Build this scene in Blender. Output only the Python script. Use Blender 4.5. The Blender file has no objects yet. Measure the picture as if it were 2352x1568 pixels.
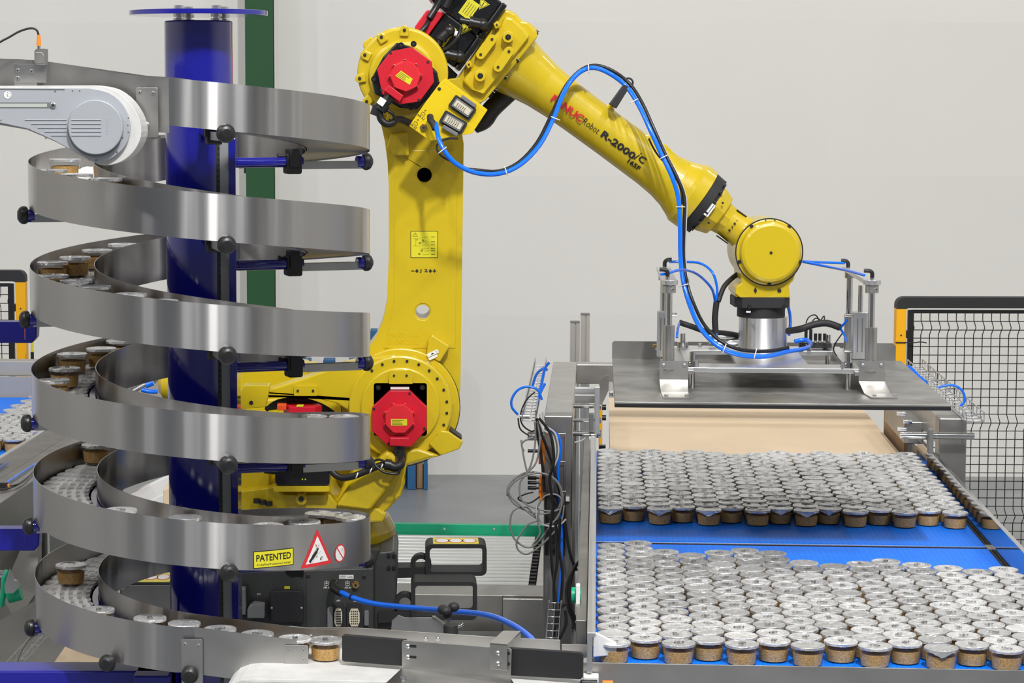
import bpy, math, random
from mathutils import Vector, Matrix, noise
from mathutils.geometry import tessellate_polygon
random.seed(7)
D2R = math.radians
sc = bpy.context.scene
COL = sc.collection

# ---------------------------------------------------------------- camera
FPX, CX, CY, HC = 5500.0, 945.0, 784.0, 2.2
PIT = math.atan(569 / FPX); SP, CP = math.sin(PIT), math.cos(PIT)
cam_d = bpy.data.cameras.new('camera'); cam = bpy.data.objects.new('camera', cam_d); COL.objects.link(cam)
cam.location = (0, 0, HC); cam.rotation_euler = (math.pi / 2 - PIT, 0, 0)
cam_d.sensor_width = 36.0; cam_d.lens = FPX / 2352 * 36.0; cam_d.shift_x = (1176 - CX) / 2352
cam_d.clip_end = 100; sc.camera = cam
# ---------------------------------------------------------------- world, lights, exposure
w = bpy.data.worlds.new('world'); sc.world = w; w.use_nodes = True
w.node_tree.nodes['Background'].inputs[0].default_value = (0.80, 0.86, 1.0, 1)
w.node_tree.nodes['Background'].inputs[1].default_value = 0.20
sc.view_settings.view_transform = 'Standard'; sc.view_settings.look = 'None'
sc.view_settings.exposure = 0.02; sc.view_settings.gamma = 1.0
sc.view_settings.use_curve_mapping = False
def area(name, loc, target, sx, sy, power, col=(1, 0.97, 0.92)):
    d = bpy.data.lights.new(name, 'AREA'); d.shape = 'RECTANGLE'; d.size = sx; d.size_y = sy; d.energy = power; d.color = col
    o = bpy.data.objects.new(name, d); COL.objects.link(o); o.location = loc
    o.rotation_euler = (Vector(target) - Vector(loc)).to_track_quat('-Z', 'Y').to_euler()
    return o
area('key_lamp', (1.0, 0.9, 7.6), (0.3, 7.6, 1.2), 0.22, 0.55, 540, (1, .99, .975))
LAMPS = [(-5.2, 4.3), (-3.8, 2.2), (-0.9, 0.6), (2.3, 2.2), (4.3, 3.9), (6.6, 5.2), (-1.0, -3.5), (4.5, -2.0), (-5.5, -1.5), (-5.0, 10.6), (-1.0, 11.4), (2.6, 11.6), (6.2, 11.2)]
for i, (x, y) in enumerate(LAMPS):
    area('bay_fill_lamp', (x, y, 7.3), (x * .8, y + (0 if y > 10 else 3.5), 0), 0.22, 0.45, 30 if y > 10 else (95 if i in (0, 1, 2, 3, 4) else 40), (1, .99, .975))  # unseen; rear row and forward tilt added to brighten the back wall
# ---------------------------------------------------------------- projection helpers (photo pixel -> point at a chosen real depth)
def ray(px, py):
    x = (px - CX) / FPX; y = -(py - CY) / FPX
    return Vector((x, y * SP + CP, y * CP - SP))
def P(px, py, Y):
    d = ray(px, py); t = Y / d.y
    return Vector((d.x * t, Y, HC + d.z * t))
def PZ(px, py, z):
    d = ray(px, py); t = (z - HC) / d.z
    return Vector((d.x * t, d.y * t, z))
CA = math.atan(429 / FPX * CP); cS, cC = math.sin(CA), math.cos(CA)
CF = Matrix.Rotation(-CA, 4, 'Z')                       # conveyor frame: u across, v along the conveyor
def V(px, py, v):                                       # point of the plane v = const, in conveyor coordinates
    d = ray(px, py); t = v / (d.x * cS + d.y * cC); p = d * t
    return Vector((p.x * cC - p.y * cS, v, HC + p.z))
def VZ(px, py, z):
    p = PZ(px, py, z); return Vector((p.x * cC - p.y * cS, p.x * cS + p.y * cC, z))
def c2w(u, v, z): return CF @ Vector((u, v, z))

# ---------------------------------------------------------------- mesh builder
class MB:
    def __init__(s, T=None): s.v = []; s.f = []; s.m = []; s.s = []; s.T = T
    def add(s, vs, fs, mat=0, smooth=False, T=None):
        b = len(s.v)
        for p in vs:
            p = Vector(p)
            if T is not None: p = T @ p
            if s.T is not None: p = s.T @ p
            s.v.append(p)
        for f in fs: s.f.append([b + i for i in f]); s.m.append(mat); s.s.append(smooth)
        return s
    def box(s, x0, x1, y0, y1, z0, z1, mat=0, T=None):
        vs = [(x, y, z) for z in (z0, z1) for y in (y0, y1) for x in (x0, x1)]
        return s.add(vs, [(0, 2, 3, 1), (4, 5, 7, 6), (0, 1, 5, 4), (2, 6, 7, 3), (0, 4, 6, 2), (1, 3, 7, 5)], mat, False, T)
    def rbox(s, x0, x1, y0, y1, z0, z1, r, mat=0, T=None, ax='y', n=4):   # box with rounded corners, extruded along ax
        if ax == 'y': a0, a1, b0, b1, c0, c1 = x0, x1, z0, z1, y0, y1
        elif ax == 'z': a0, a1, b0, b1, c0, c1 = x0, x1, y0, y1, z0, z1
        else: a0, a1, b0, b1, c0, c1 = y0, y1, z0, z1, x0, x1
        pl = rrect(a0, a1, b0, b1, r, n)
        return s.prism(pl, c0, c1, mat, T, ax)
    def prism(s, poly, c0, c1, mat=0, T=None, ax='y', holes=(), smooth=False):
        def mk(a, b, c): return (a, c, b) if ax == 'y' else ((a, b, c) if ax == 'z' else (c, a, b))
        loops = [list(poly)] + [list(h) for h in holes]
        flat = [p for l in loops for p in l]; n = len(flat)
        vs = [mk(a, b, c0) for a, b in flat] + [mk(a, b, c1) for a, b in flat]
        if len(loops) == 1 and len(flat) <= 4: tris = [tuple(range(n))]
        else: tris = [tuple(t) for t in tessellate_polygon([[Vector((a, b, 0)) for a, b in l] for l in loops])]
        fs = list(tris) + [tuple(n + i for i in reversed(t)) for t in tris]
        s.add(vs, fs, mat, False, T)
        # side walls
        b = 0; fs = []
        for l in loops:
            k = len(l)
            for i in range(k):
                j = (i + 1) % k; fs.append((b + i, b + j, n + b + j, n + b + i))
            b += k
        s.add(vs, fs, mat, smooth, T)
        return s
    def rings(s, rings, mat=0, smooth=True, cap=True, cyc=False, T=None):
        n = len(rings[0]); vs = [p for r in rings for p in r]; fs = []
        R = len(rings)
        for k in range(R if cyc else R - 1):
            k2 = (k + 1) % R
            for i in range(n):
                j = (i + 1) % n; fs.append((k * n + i, k * n + j, k2 * n + j, k2 * n + i))
        s.add(vs, fs, mat, smooth, T)
        if cap and not cyc:
            s.add(rings[0], [tuple(reversed(range(n)))], mat, False, T); s.add(rings[-1], [tuple(range(n))], mat, False, T)
        return s
    def lathe(s, p0, ax, prof, n=24, mat=0, cap=True, smooth=True, T=None):   # prof: [(distance along axis, radius)]
        p0 = Vector(p0); ax = Vector(ax).normalized()
        a = ax.orthogonal().normalized() if abs(ax.z) < 0.9 else Vector((1, 0, 0)); b = ax.cross(a).normalized(); a = b.cross(ax)
        cs = [(math.cos(2 * math.pi * i / n), math.sin(2 * math.pi * i / n)) for i in range(n)]
        segs = []; run = []
        for k, q in enumerate(prof):
            run.append([p0 + ax * q[0] + (a * c + b * t) * q[1] for c, t in cs])
            if len(run) > 1:
                same = abs(prof[k][0] - prof[k - 1][0]) < 1e-6
                s.rings(run[-2:], mat, smooth and not same, False, False, T)
        if cap:
            s.add(run[0], [tuple(reversed(range(n)))], mat, False, T); s.add(run[-1], [tuple(range(n))], mat, False, T)
        return s
    def cyl(s, p0, p1, r, r2=None, n=20, mat=0, T=None, smooth=True):
        p0 = Vector(p0); p1 = Vector(p1)
        return s.lathe(p0, p1 - p0, [(0, r), ((p1 - p0).length, r if r2 is None else r2)], n, mat, True, smooth, T)
    def tube(s, pts, r, n=8, mat=0, sm=4, cyc=False, T=None, caps=True):
        pts = smooth_path([Vector(p) for p in pts], sm, cyc) if sm > 1 else [Vector(p) for p in pts]
        N = len(pts); rings = []; up = None
        for i in range(N):
            a = pts[(i - 1) % N] if (cyc or i > 0) else pts[i]; b = pts[(i + 1) % N] if (cyc or i < N - 1) else pts[i]
            t = (b - a).normalized()
            if up is None: up = t.orthogonal().normalized()
            up = (up - t * up.dot(t)); up = up.normalized() if up.length > 1e-6 else t.orthogonal().normalized()
            q = t.cross(up); rr = r[i * len(r) // N] if isinstance(r, (list, tuple)) else r
            rings.append([pts[i] + (up * math.cos(2 * math.pi * k / n) + q * math.sin(2 * math.pi * k / n)) * rr for k in range(n)])
        return s.rings(rings, mat, True, caps, cyc, T)
    def ball(s, c, r, sc3=(1, 1, 1), n=16, m=10, mat=0, T=None):
        rings = []
        for k in range(m + 1):
            a = math.pi * k / m; rr = max(math.sin(a), 0.02) * r; z = -math.cos(a) * r
            rings.append([Vector(c) + Vector((rr * math.cos(2 * math.pi * i / n) * sc3[0], rr * math.sin(2 * math.pi * i / n) * sc3[1], z * sc3[2])) for i in range(n)])
        return s.rings(rings, mat, True, True, False, T)
def rrect(a0, a1, b0, b1, r, n=4):
    out = []
    for cx, cy, s0 in ((a1 - r, b0 + r, -90), (a1 - r, b1 - r, 0), (a0 + r, b1 - r, 90), (a0 + r, b0 + r, 180)):
        for k in range(n + 1):
            t = D2R(s0 + 90 * k / n); out.append((cx + r * math.cos(t), cy + r * math.sin(t)))
    return out
def smooth_path(p, k, cyc=False):
    N = len(p); out = []
    rng = range(N if cyc else N - 1)
    for i in rng:
        p0 = p[(i - 1) % N] if (cyc or i > 0) else p[0]; p1 = p[i]; p2 = p[(i + 1) % N]; p3 = p[(i + 2) % N] if (cyc or i < N - 2) else p[-1]
        for j in range(k):
            t = j / k
            out.append(0.5 * ((2 * p1) + (p2 - p0) * t + (2 * p0 - 5 * p1 + 4 * p2 - p3) * t * t + (3 * p1 - p0 - 3 * p2 + p3) * t ** 3))
    if not cyc: out.append(p[-1])
    return out
def circ(cx, cy, r, n=28, a0=0): return [(cx + r * math.cos(2 * math.pi * i / n + a0), cy + r * math.sin(2 * math.pi * i / n + a0)) for i in range(n)]
def pxp(poly, Y): return [((q := P(x, y, Y)).x, q.z) for x, y in poly]        # pixel outline -> (x,z) at depth Y
def vpx(poly, v): return [((q := V(x, y, v)).x, q.z) for x, y in poly]

WL = {}
def thing(name, label, cat, loc=(0, 0, 0), group=None):
    o = bpy.data.objects.new(name, None); COL.objects.link(o); o.location = loc; o.empty_display_size = 0.1
    o['label'] = label; o['category'] = cat
    if group: o['group'] = group
    WL[o] = Vector(loc); return o
def tag(o, label, cat, group=None, kind=None):
    o['label'] = label; o['category'] = cat
    if group: o['group'] = group
    if kind: o['kind'] = kind
    return o
def ob(name, mb, mats, parent=None, label=None, bevel=0.0, kind=None, origin=None, seg=2):
    if not isinstance(mats, (list, tuple)): mats = [mats]
    xs = [p.x for p in mb.v]; ys = [p.y for p in mb.v]; zs = [p.z for p in mb.v]
    c = Vector(((min(xs) + max(xs)) / 2, (min(ys) + max(ys)) / 2, (min(zs) + max(zs)) / 2)) if origin is None else Vector(origin)
    if origin is None and parent is None: c.z = min(zs)
    me = bpy.data.meshes.new(name); me.from_pydata([p - c for p in mb.v], [], mb.f)
    me.polygons.foreach_set('material_index', mb.m); me.polygons.foreach_set('use_smooth', mb.s)
    for m in mats: me.materials.append(m)
    o = bpy.data.objects.new(name, me); COL.objects.link(o)
    if parent is not None: o.parent = parent; o.location = c - WL[parent]
    else: o.location = c
    WL[o] = c
    if label: o['label'] = label
    if kind: o['kind'] = kind
    if bevel:
        me.validate()
        import bmesh
        bm = bmesh.new(); bm.from_mesh(me); bmesh.ops.remove_doubles(bm, verts=bm.verts, dist=1e-5)
        bmesh.ops.recalc_face_normals(bm, faces=bm.faces); bm.to_mesh(me); bm.free()
        md = o.modifiers.new('bevel', 'BEVEL'); md.width = bevel; md.segments = seg; md.limit_method = 'ANGLE'; md.angle_limit = D2R(35)
        md.harden_normals = False
    return o
def inst(name, me, parent, loc, rot=(0, 0, 0), scale=1, label=None):       # object sharing mesh data; loc is a world point
    o = bpy.data.objects.new(name, me); COL.objects.link(o); o.parent = parent
    o.location = Vector(loc) - (WL[parent] if parent is not None else Vector()); o.rotation_euler = rot
    o.scale = (scale,) * 3 if isinstance(scale, (int, float)) else scale
    WL[o] = Vector(loc)
    if label: o['label'] = label
    return o
def mesh_of(name, mb, mats):
    me = bpy.data.meshes.new(name); me.from_pydata(mb.v, [], mb.f)
    me.polygons.foreach_set('material_index', mb.m); me.polygons.foreach_set('use_smooth', mb.s)
    for m in (mats if isinstance(mats, (list, tuple)) else [mats]): me.materials.append(m)
    return me
_tc = {}
def text_geo(s, bold=0.0, shear=0.0, ext=1.0):
    k = (s, bold, shear)
    if k not in _tc:
        c = bpy.data.curves.new('t', 'FONT'); c.body = s; c.size = 1.0; c.offset = bold; c.align_x = 'CENTER'; c.align_y = 'CENTER'; c.resolution_u = 2; c.shear = shear
        o = bpy.data.objects.new('t', c); COL.objects.link(o); bpy.context.view_layer.update()
        me = bpy.data.meshes.new_from_object(o.evaluated_get(bpy.context.evaluated_depsgraph_get()))
        vs = [v.co.copy() for v in me.vertices]; fs = [tuple(p.vertices) for p in me.polygons]
        x0 = min(v.x for v in vs); x1 = max(v.x for v in vs); y0 = min(v.y for v in vs); y1 = max(v.y for v in vs)
        for v in vs: v.x -= (x0 + x1) / 2; v.y -= (y0 + y1) / 2
        _tc[k] = (vs, fs, x1 - x0, y1 - y0)
        bpy.data.objects.remove(o); bpy.data.curves.remove(c); bpy.data.meshes.remove(me)
    return _tc[k]
def text_fn(mb, s, width, height, fn, mat=0, bold=0.0, shear=0.0):          # fn(a, t) -> point; a along, t up
    vs, fs, w0, h0 = text_geo(s, bold, shear)
    mb.add([fn(v.x / w0 * width, v.y / h0 * height) for v in vs], fs, mat)
def text_px(mb, s, cx, cy, wpx, hpx, Y, ang=0.0, mat=0, bold=0.0, shear=0.0):   # upright text facing the front at depth Y
    c = P(cx, cy, Y); k = Y / FPX; a = D2R(ang)
    text_fn(mb, s, wpx * k, hpx * k, lambda u, t: (c.x + u * math.cos(a) - t * math.sin(a), Y, c.z + u * math.sin(a) + t * math.cos(a)), mat, bold, shear)
def quad_px(mb, pts, Y, mat=0, th=0.0008):
    mb.prism(pxp(pts, Y), Y, Y + th, mat)
def line_px(mb, a, b, wpx, Y, mat=0, th=0.0006):
    d = Vector((b[0] - a[0], b[1] - a[1])); n = Vector((-d.y, d.x)).normalized() * wpx / 2
    quad_px(mb, [(a[0] + n.x, a[1] + n.y), (b[0] + n.x, b[1] + n.y), (b[0] - n.x, b[1] - n.y), (a[0] - n.x, a[1] - n.y)], Y, mat, th)

# ---------------------------------------------------------------- materials
def srgb(r, g, b): return tuple(((c / 255) / 12.92 if c / 255 <= 0.04045 else ((c / 255 + 0.055) / 1.055) ** 2.4) for c in (r, g, b)) + (1,)
def mat(name, col, rough=0.5, metal=0.0, coat=0.0, bump=0.0, bscale=200, var=0.0, vscale=6, aniso=0.0, tangent=None, stretch=None, spec=0.5, rvar=0.0):
    m = bpy.data.materials.new(name); m.use_nodes = True; nt = m.node_tree; b = nt.nodes['Principled BSDF']
    b.inputs['Base Color'].default_value = col; b.inputs['Roughness'].default_value = rough; b.inputs['Metallic'].default_value = metal
    b.inputs['Coat Weight'].default_value = coat; b.inputs['Coat Roughness'].default_value = 0.08; b.inputs['Specular IOR Level'].default_value = spec
    tc = nt.nodes.new('ShaderNodeTexCoord')
    def nz(scale, det=3):
        mp = nt.nodes.new('ShaderNodeMapping'); nt.links.new(tc.outputs['Object'], mp.inputs[0])
        if stretch: mp.inputs['Scale'].default_value = stretch
        n = nt.nodes.new('ShaderNodeTexNoise'); n.inputs['Scale'].default_value = scale; n.inputs['Detail'].default_value = det
        nt.links.new(mp.outputs[0], n.inputs['Vector']); return n
    if var:
        n = nz(vscale); r = nt.nodes.new('ShaderNodeMapRange'); r.inputs[1].default_value = 0.3; r.inputs[2].default_value = 0.7
        r.inputs[3].default_value = 1 - var; r.inputs[4].default_value = 1 + var * 0.4
        nt.links.new(n.outputs[0], r.inputs[0]); mx = nt.nodes.new('ShaderNodeVectorMath'); mx.operation = 'SCALE'
        mx.inputs[0].default_value = col[:3]; nt.links.new(r.outputs[0], mx.inputs['Scale']); nt.links.new(mx.outputs[0], b.inputs['Base Color'])
    if rvar:
        n = nz(vscale * 1.7); r = nt.nodes.new('ShaderNodeMapRange'); r.inputs[1].default_value = 0.3; r.inputs[2].default_value = 0.7
        r.inputs[3].default_value = rough - rvar; r.inputs[4].default_value = rough + rvar
        nt.links.new(n.outputs[0], r.inputs[0]); nt.links.new(r.outputs[0], b.inputs['Roughness'])
    if bump:
        n = nz(bscale, 2); bp = nt.nodes.new('ShaderNodeBump'); bp.inputs['Strength'].default_value = bump; bp.inputs['Distance'].default_value = 0.002
        nt.links.new(n.outputs[0], bp.inputs['Height']); nt.links.new(bp.outputs[0], b.inputs['Normal'])
    if aniso:
        b.inputs['Anisotropic'].default_value = aniso
        t = nt.nodes.new('ShaderNodeTangent'); t.direction_type = 'RADIAL'; t.axis = tangent or 'Z'
        nt.links.new(t.outputs[0], b.inputs['Tangent']); b.inputs['Anisotropic Rotation'].default_value = 0.25
    return m
YEL = mat('yellow_paint', srgb(200, 174, 22), 0.32, coat=0.35, bump=0.12, bscale=260)
YELS = mat('yellow_panel', srgb(222, 192, 8), 0.38, coat=0.2)
BAND = mat('brushed_steel_band', (0.45, 0.44, 0.435, 1), 0.27, 1.0, aniso=1.0, bump=1.0, bscale=14, stretch=(1, 1, 0.03), var=0.10, vscale=5)
STEEL = mat('satin_steel', (0.52, 0.51, 0.49, 1), 0.34, 1.0, var=0.12, vscale=7, rvar=0.06)
STEELD = mat('dull_steel', (0.36, 0.35, 0.335, 1), 0.42, 1.0, var=0.2, vscale=5, rvar=0.08)
STEELP = mat('polished_steel', (0.62, 0.61, 0.60, 1), 0.10, 1.0, var=0.05)
MIRROR = mat('mirror_steel', (0.42, 0.41, 0.40, 1), 0.07, 1.0, var=0.06)
STEELX = mat('shaded_stainless', (0.17, 0.165, 0.155, 1), 0.38, 1.0, var=0.25, vscale=3)  # stainless darkened so its colour carries the shade of the lower left
SATIN = mat('bead_blasted_steel', (0.40, 0.385, 0.36, 1), 0.6, 0.25, var=0.08)
BLUEF = mat('dark_blue_frame_paint', (0.010, 0.010, 0.27, 1), 0.35, coat=0.1)
ALU = mat('machined_aluminium', (0.74, 0.745, 0.75, 1), 0.36, 1.0, var=0.06)
ALUV = mat('turned_aluminium', (0.70, 0.70, 0.71, 1), 0.34, 1.0, aniso=0.9)
PLATE = mat('grey_worn_plate', (0.30, 0.295, 0.28, 1), 0.40, 0.7, var=0.35, vscale=6, rvar=0.12)
BLUEP = mat('dark_blue_paint', (0.007, 0.008, 0.25, 1), 0.14, coat=0.8, spec=0.5)
BLUEB = mat('blue_hose_plastic', (0.0, 0.16, 0.92, 1), 0.22, coat=0.3)
BLACK = mat('black_plastic', (0.012, 0.012, 0.013, 1), 0.38)
BLACKM = mat('black_matte', (0.016, 0.016, 0.018, 1), 0.6, bump=0.1, bscale=400)
BLACKG = mat('black_gloss_casting', (0.008, 0.008, 0.009, 1), 0.22, coat=0.4)
DGREY = mat('charcoal_paint', (0.040, 0.042, 0.040, 1), 0.42, bump=0.15, bscale=300, var=0.15)
GREYP = mat('grey_plastic', (0.16, 0.165, 0.17, 1), 0.45)
LGREY = mat('light_grey_paint', (0.36, 0.38, 0.41, 1), 0.42, bump=0.06, bscale=200, var=0.06)
RED = mat('red_paint', (0.55, 0.006, 0.022, 1), 0.4, bump=0.1, bscale=300)
REDL = mat('red_print', (0.62, 0.02, 0.03, 1), 0.5)
WHITE = mat('white_plastic', (0.80, 0.80, 0.78, 1), 0.45)
WHITEG = mat('off_white_label', (0.75, 0.75, 0.74, 1), 0.5)
GREEN = mat('green_column_paint', (0.006, 0.075, 0.018, 1), 0.6, var=0.12, vscale=2)
GREENP = mat('green_plastic_strip', (0.0, 0.40, 0.20, 1), 0.4)
ORANGE = mat('orange_plastic', (0.85, 0.22, 0.01, 1), 0.4)
AMBER = mat('amber_post_paint', (0.88, 0.43, 0.0, 1), 0.45)
BRASS = mat('brass', (0.62, 0.40, 0.14, 1), 0.28, 1.0)
LABY = mat('yellow_label', (0.66, 0.60, 0.02, 1), 0.45)
INK = mat('black_ink', (0.01, 0.01, 0.01, 1), 0.6)
CARD = mat('cardboard', srgb(226, 203, 172), 0.85, var=0.05, vscale=3, bump=0.1, bscale=120)
BEAN = mat('wood_board', (0.33, 0.20, 0.10, 1), 0.7, var=0.35, vscale=9, stretch=(6, 6, 0.6))
PALB = mat('blue_pallet_paint', (0.015, 0.12, 0.30, 1), 0.6, var=0.3, vscale=8)
CABG = mat('grey_cable', (0.22, 0.22, 0.22, 1), 0.4)
CABL = mat('light_cable', (0.52, 0.52, 0.52, 1), 0.4)
GALV = mat('galvanised_wire', (0.62, 0.63, 0.64, 1), 0.3, 1.0)
SLAT = mat('white_belt_slat', (0.88, 0.87, 0.85, 1), 0.4, bump=0.2, bscale=60)
SEWN = mat('white_belt', (0.60, 0.595, 0.58, 1), 0.6, var=0.12, vscale=18, bump=0.2, bscale=60)

def foil_mat():
    m = bpy.data.materials.new('foil_lid'); m.use_nodes = True; nt = m.node_tree; b = nt.nodes['Principled BSDF']
    b.inputs['Metallic'].default_value = 0.72; b.inputs['Roughness'].default_value = 0.38
    oi = nt.nodes.new('ShaderNodeObjectInfo'); cr = nt.nodes.new('ShaderNodeMapRange'); cr.inputs[3].default_value = 0.60; cr.inputs[4].default_value = 0.92
    nt.links.new(oi.outputs['Random'], cr.inputs[0]); cb = nt.nodes.new('ShaderNodeCombineColor')
    for k in range(3): nt.links.new(cr.outputs[0], cb.inputs[k])
    nt.links.new(cb.outputs[0], b.inputs['Base Color'])
    tc = nt.nodes.new('ShaderNodeTexCoord'); ad = nt.nodes.new('ShaderNodeVectorMath'); ad.operation = 'ADD'
    sc_ = nt.nodes.new('ShaderNodeVectorMath'); sc_.operation = 'SCALE'; sc_.inputs[0].default_value = (1, 1, 1)
    ml = nt.nodes.new('ShaderNodeMath'); ml.operation = 'MULTIPLY'; ml.inputs[1].default_value = 7.0
    nt.links.new(oi.outputs['Random'], ml.inputs[0]); nt.links.new(ml.outputs[0], sc_.inputs['Scale'])
    nt.links.new(tc.outputs['Object'], ad.inputs[0]); nt.links.new(sc_.outputs[0], ad.inputs[1])
    n = nt.nodes.new('ShaderNodeTexNoise'); n.inputs['Scale'].default_value = 36; n.inputs['Detail'].default_value = 2; n.inputs['Distortion'].default_value = 1.0
    nt.links.new(ad.outputs[0], n.inputs['Vector'])
    bp = nt.nodes.new('ShaderNodeBump'); bp.inputs['Strength'].default_value = 0.8; bp.inputs['Distance'].default_value = 0.008
    nt.links.new(n.outputs[0], bp.inputs['Height']); nt.links.new(bp.outputs[0], b.inputs['Normal'])
    return m
FOIL = foil_mat()
def glass_mat():
    m = bpy.data.materials.new('thin_clear_glass'); m.use_nodes = True; nt = m.node_tree
    nt.nodes.remove(nt.nodes['Principled BSDF']); out = nt.nodes['Material Output']
    t = nt.nodes.new('ShaderNodeBsdfTransparent'); t.inputs[0].default_value = (0.97, 0.98, 0.97, 1)
    g = nt.nodes.new('ShaderNodeBsdfGlossy'); g.inputs['Roughness'].default_value = 0.06
    lw = nt.nodes.new('ShaderNodeLayerWeight'); lw.inputs[0].default_value = 0.5
    pw = nt.nodes.new('ShaderNodeMath'); pw.operation = 'POWER'; pw.inputs[1].default_value = 3.5; nt.links.new(lw.outputs['Facing'], pw.inputs[0])
    l = nt.nodes.new('ShaderNodeMath'); l.operation = 'MULTIPLY_ADD'; l.inputs[1].default_value = 0.55; l.inputs[2].default_value = 0.04; nt.links.new(pw.outputs[0], l.inputs[0])
    mx = nt.nodes.new('ShaderNodeMixShader'); nt.links.new(l.outputs[0], mx.inputs[0]); nt.links.new(t.outputs[0], mx.inputs[1]); nt.links.new(g.outputs[0], mx.inputs[2])
    nt.links.new(mx.outputs[0], out.inputs[0]); return m
GLASS = glass_mat()
CRUMB = mat('biscuit_crumb', srgb(212, 166, 98), 0.85, var=0.40, vscale=230, bump=0.7, bscale=500)
ACRY = GLASS
def belt_mat():
    m = mat('blue_modular_belt', (0.0, 0.13, 0.78, 1), 0.34)
    nt = m.node_tree; b = nt.nodes['Principled BSDF']; tc = nt.nodes.new('ShaderNodeTexCoord'); mp = nt.nodes.new('ShaderNodeMapping')
    nt.links.new(tc.outputs['Object'], mp.inputs[0]); mp.inputs['Rotation'].default_value = (0, 0, CA)
    br = nt.nodes.new('ShaderNodeTexBrick'); br.inputs['Scale'].default_value = 1.0; br.inputs['Brick Width'].default_value = 0.033; br.inputs['Row Height'].default_value = 0.0125
    br.inputs['Mortar Size'].default_value = 0.0012; br.inputs['Color1'].default_value = (0.0, 0.20, 0.98, 1); br.inputs['Color2'].default_value = (0.0, 0.24, 1.0, 1); br.inputs['Mortar'].default_value = (0.0, 0.11, 0.75, 1)
    nt.links.new(mp.outputs[0], br.inputs[0]); nt.links.new(br.outputs[0], b.inputs['Base Color'])
    bp = nt.nodes.new('ShaderNodeBump'); bp.invert = True; bp.inputs['Strength'].default_value = 0.4; bp.inputs['Distance'].default_value = 0.002
    nt.links.new(br.outputs['Fac'], bp.inputs['Height']); nt.links.new(bp.outputs[0], b.inputs['Normal']); return m
BELT = belt_mat(); BELT.node_tree.nodes['Principled BSDF'].inputs['Roughness'].default_value = 0.5; BELT.node_tree.nodes['Principled BSDF'].inputs['Specular IOR Level'].default_value = 0.3
WALLM = mat('painted_wall', srgb(232, 230, 225), 0.75, var=0.035, vscale=0.7, bump=0.03, bscale=30)
FLOORM = mat('grey_epoxy_floor', (0.24, 0.25, 0.26, 1), 0.32, var=0.15, vscale=1.2, rvar=0.08)
CEILM = mat('ceiling_sheet', (0.50, 0.50, 0.49, 1), 0.8)

# ---------------------------------------------------------------- setting
mb = MB(); mb.box(-9, 9, -6, 13.9, -0.1, 0); f = ob('floor', mb, FLOORM, kind='structure')
wall = bpy.data.objects.new('wall_back', None); COL.objects.link(wall); wall.location = (0, 13.75, 0); wall['kind'] = 'structure'; WL[wall] = Vector((0, 13.75, 0))
WR = Matrix.Translation((0.3, 13.75, 0)) @ Matrix.Rotation(D2R(-1.4), 4, 'Z')
ws = [-9.3, -6.0, -3.0, -0.0, 2.07, 5.1, 8.9]
wz = [0.0, 0.93, 1.73, 2.60, 3.5, 4.4, 5.3, 6.2, 7.6]
for i in range(len(ws) - 1):
    for j in range(len(wz) - 1):
        if wz[j] > 3 and (i in (0, 5)): pass
        mb = MB(WR); mb.box(ws[i] + .0008, ws[i + 1] - .0008, -0.0016, 0.0, wz[j] + .0008, wz[j + 1] - .0008)
        ob('wall_panel', mb, WALLM, wall)
mb = MB(WR); mb.box(-9.3, 8.9, -0.0010, 0.08, 0, 7.6); ob('backing', mb, WALLM, wall)
for nm, x0, x1 in (('wall_left', -9.2, -9), ('wall_right', 9, 9.2)):
    mb = MB(); mb.box(x0, x1, -6, 13.9, 0, 7.6); ob(nm, mb, WALLM, kind='structure')
mb = MB(); mb.box(-9.2, 9.2, -6, 13.9, 7.9, 8.0); ob('ceiling', mb, CEILM, kind='structure')
# green steel column before the wall
q0, q1 = P(565, 400, 13.3), P(628, 400, 13.3)
g = thing('steel_column', 'green painted steel column standing before the white wall behind the spiral', 'column', (q0.x + .07, 13.38, 0))
mb = MB(); mb.box(q0.x, q1.x, 13.30, 13.315, 0, 7.6); ob('flange', mb, GREEN, g)
mb = MB(); mb.box(q0.x, q1.x, 13.45, 13.465, 0, 7.6); ob('flange', mb, GREEN, g)
mb = MB(); mb.box((q0.x + q1.x) / 2 - .005, (q0.x + q1.x) / 2 + .005, 13.315, 13.45, 0, 7.6); ob('web', mb, GREEN, g)
mb = MB(); a = P(560, 392, 13.3); mb.box(a.x, a.x + .03, 13.31, 13.34, a.z - .015, a.z + .015); ob('cable_clip', mb, BLACK, g)

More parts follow.
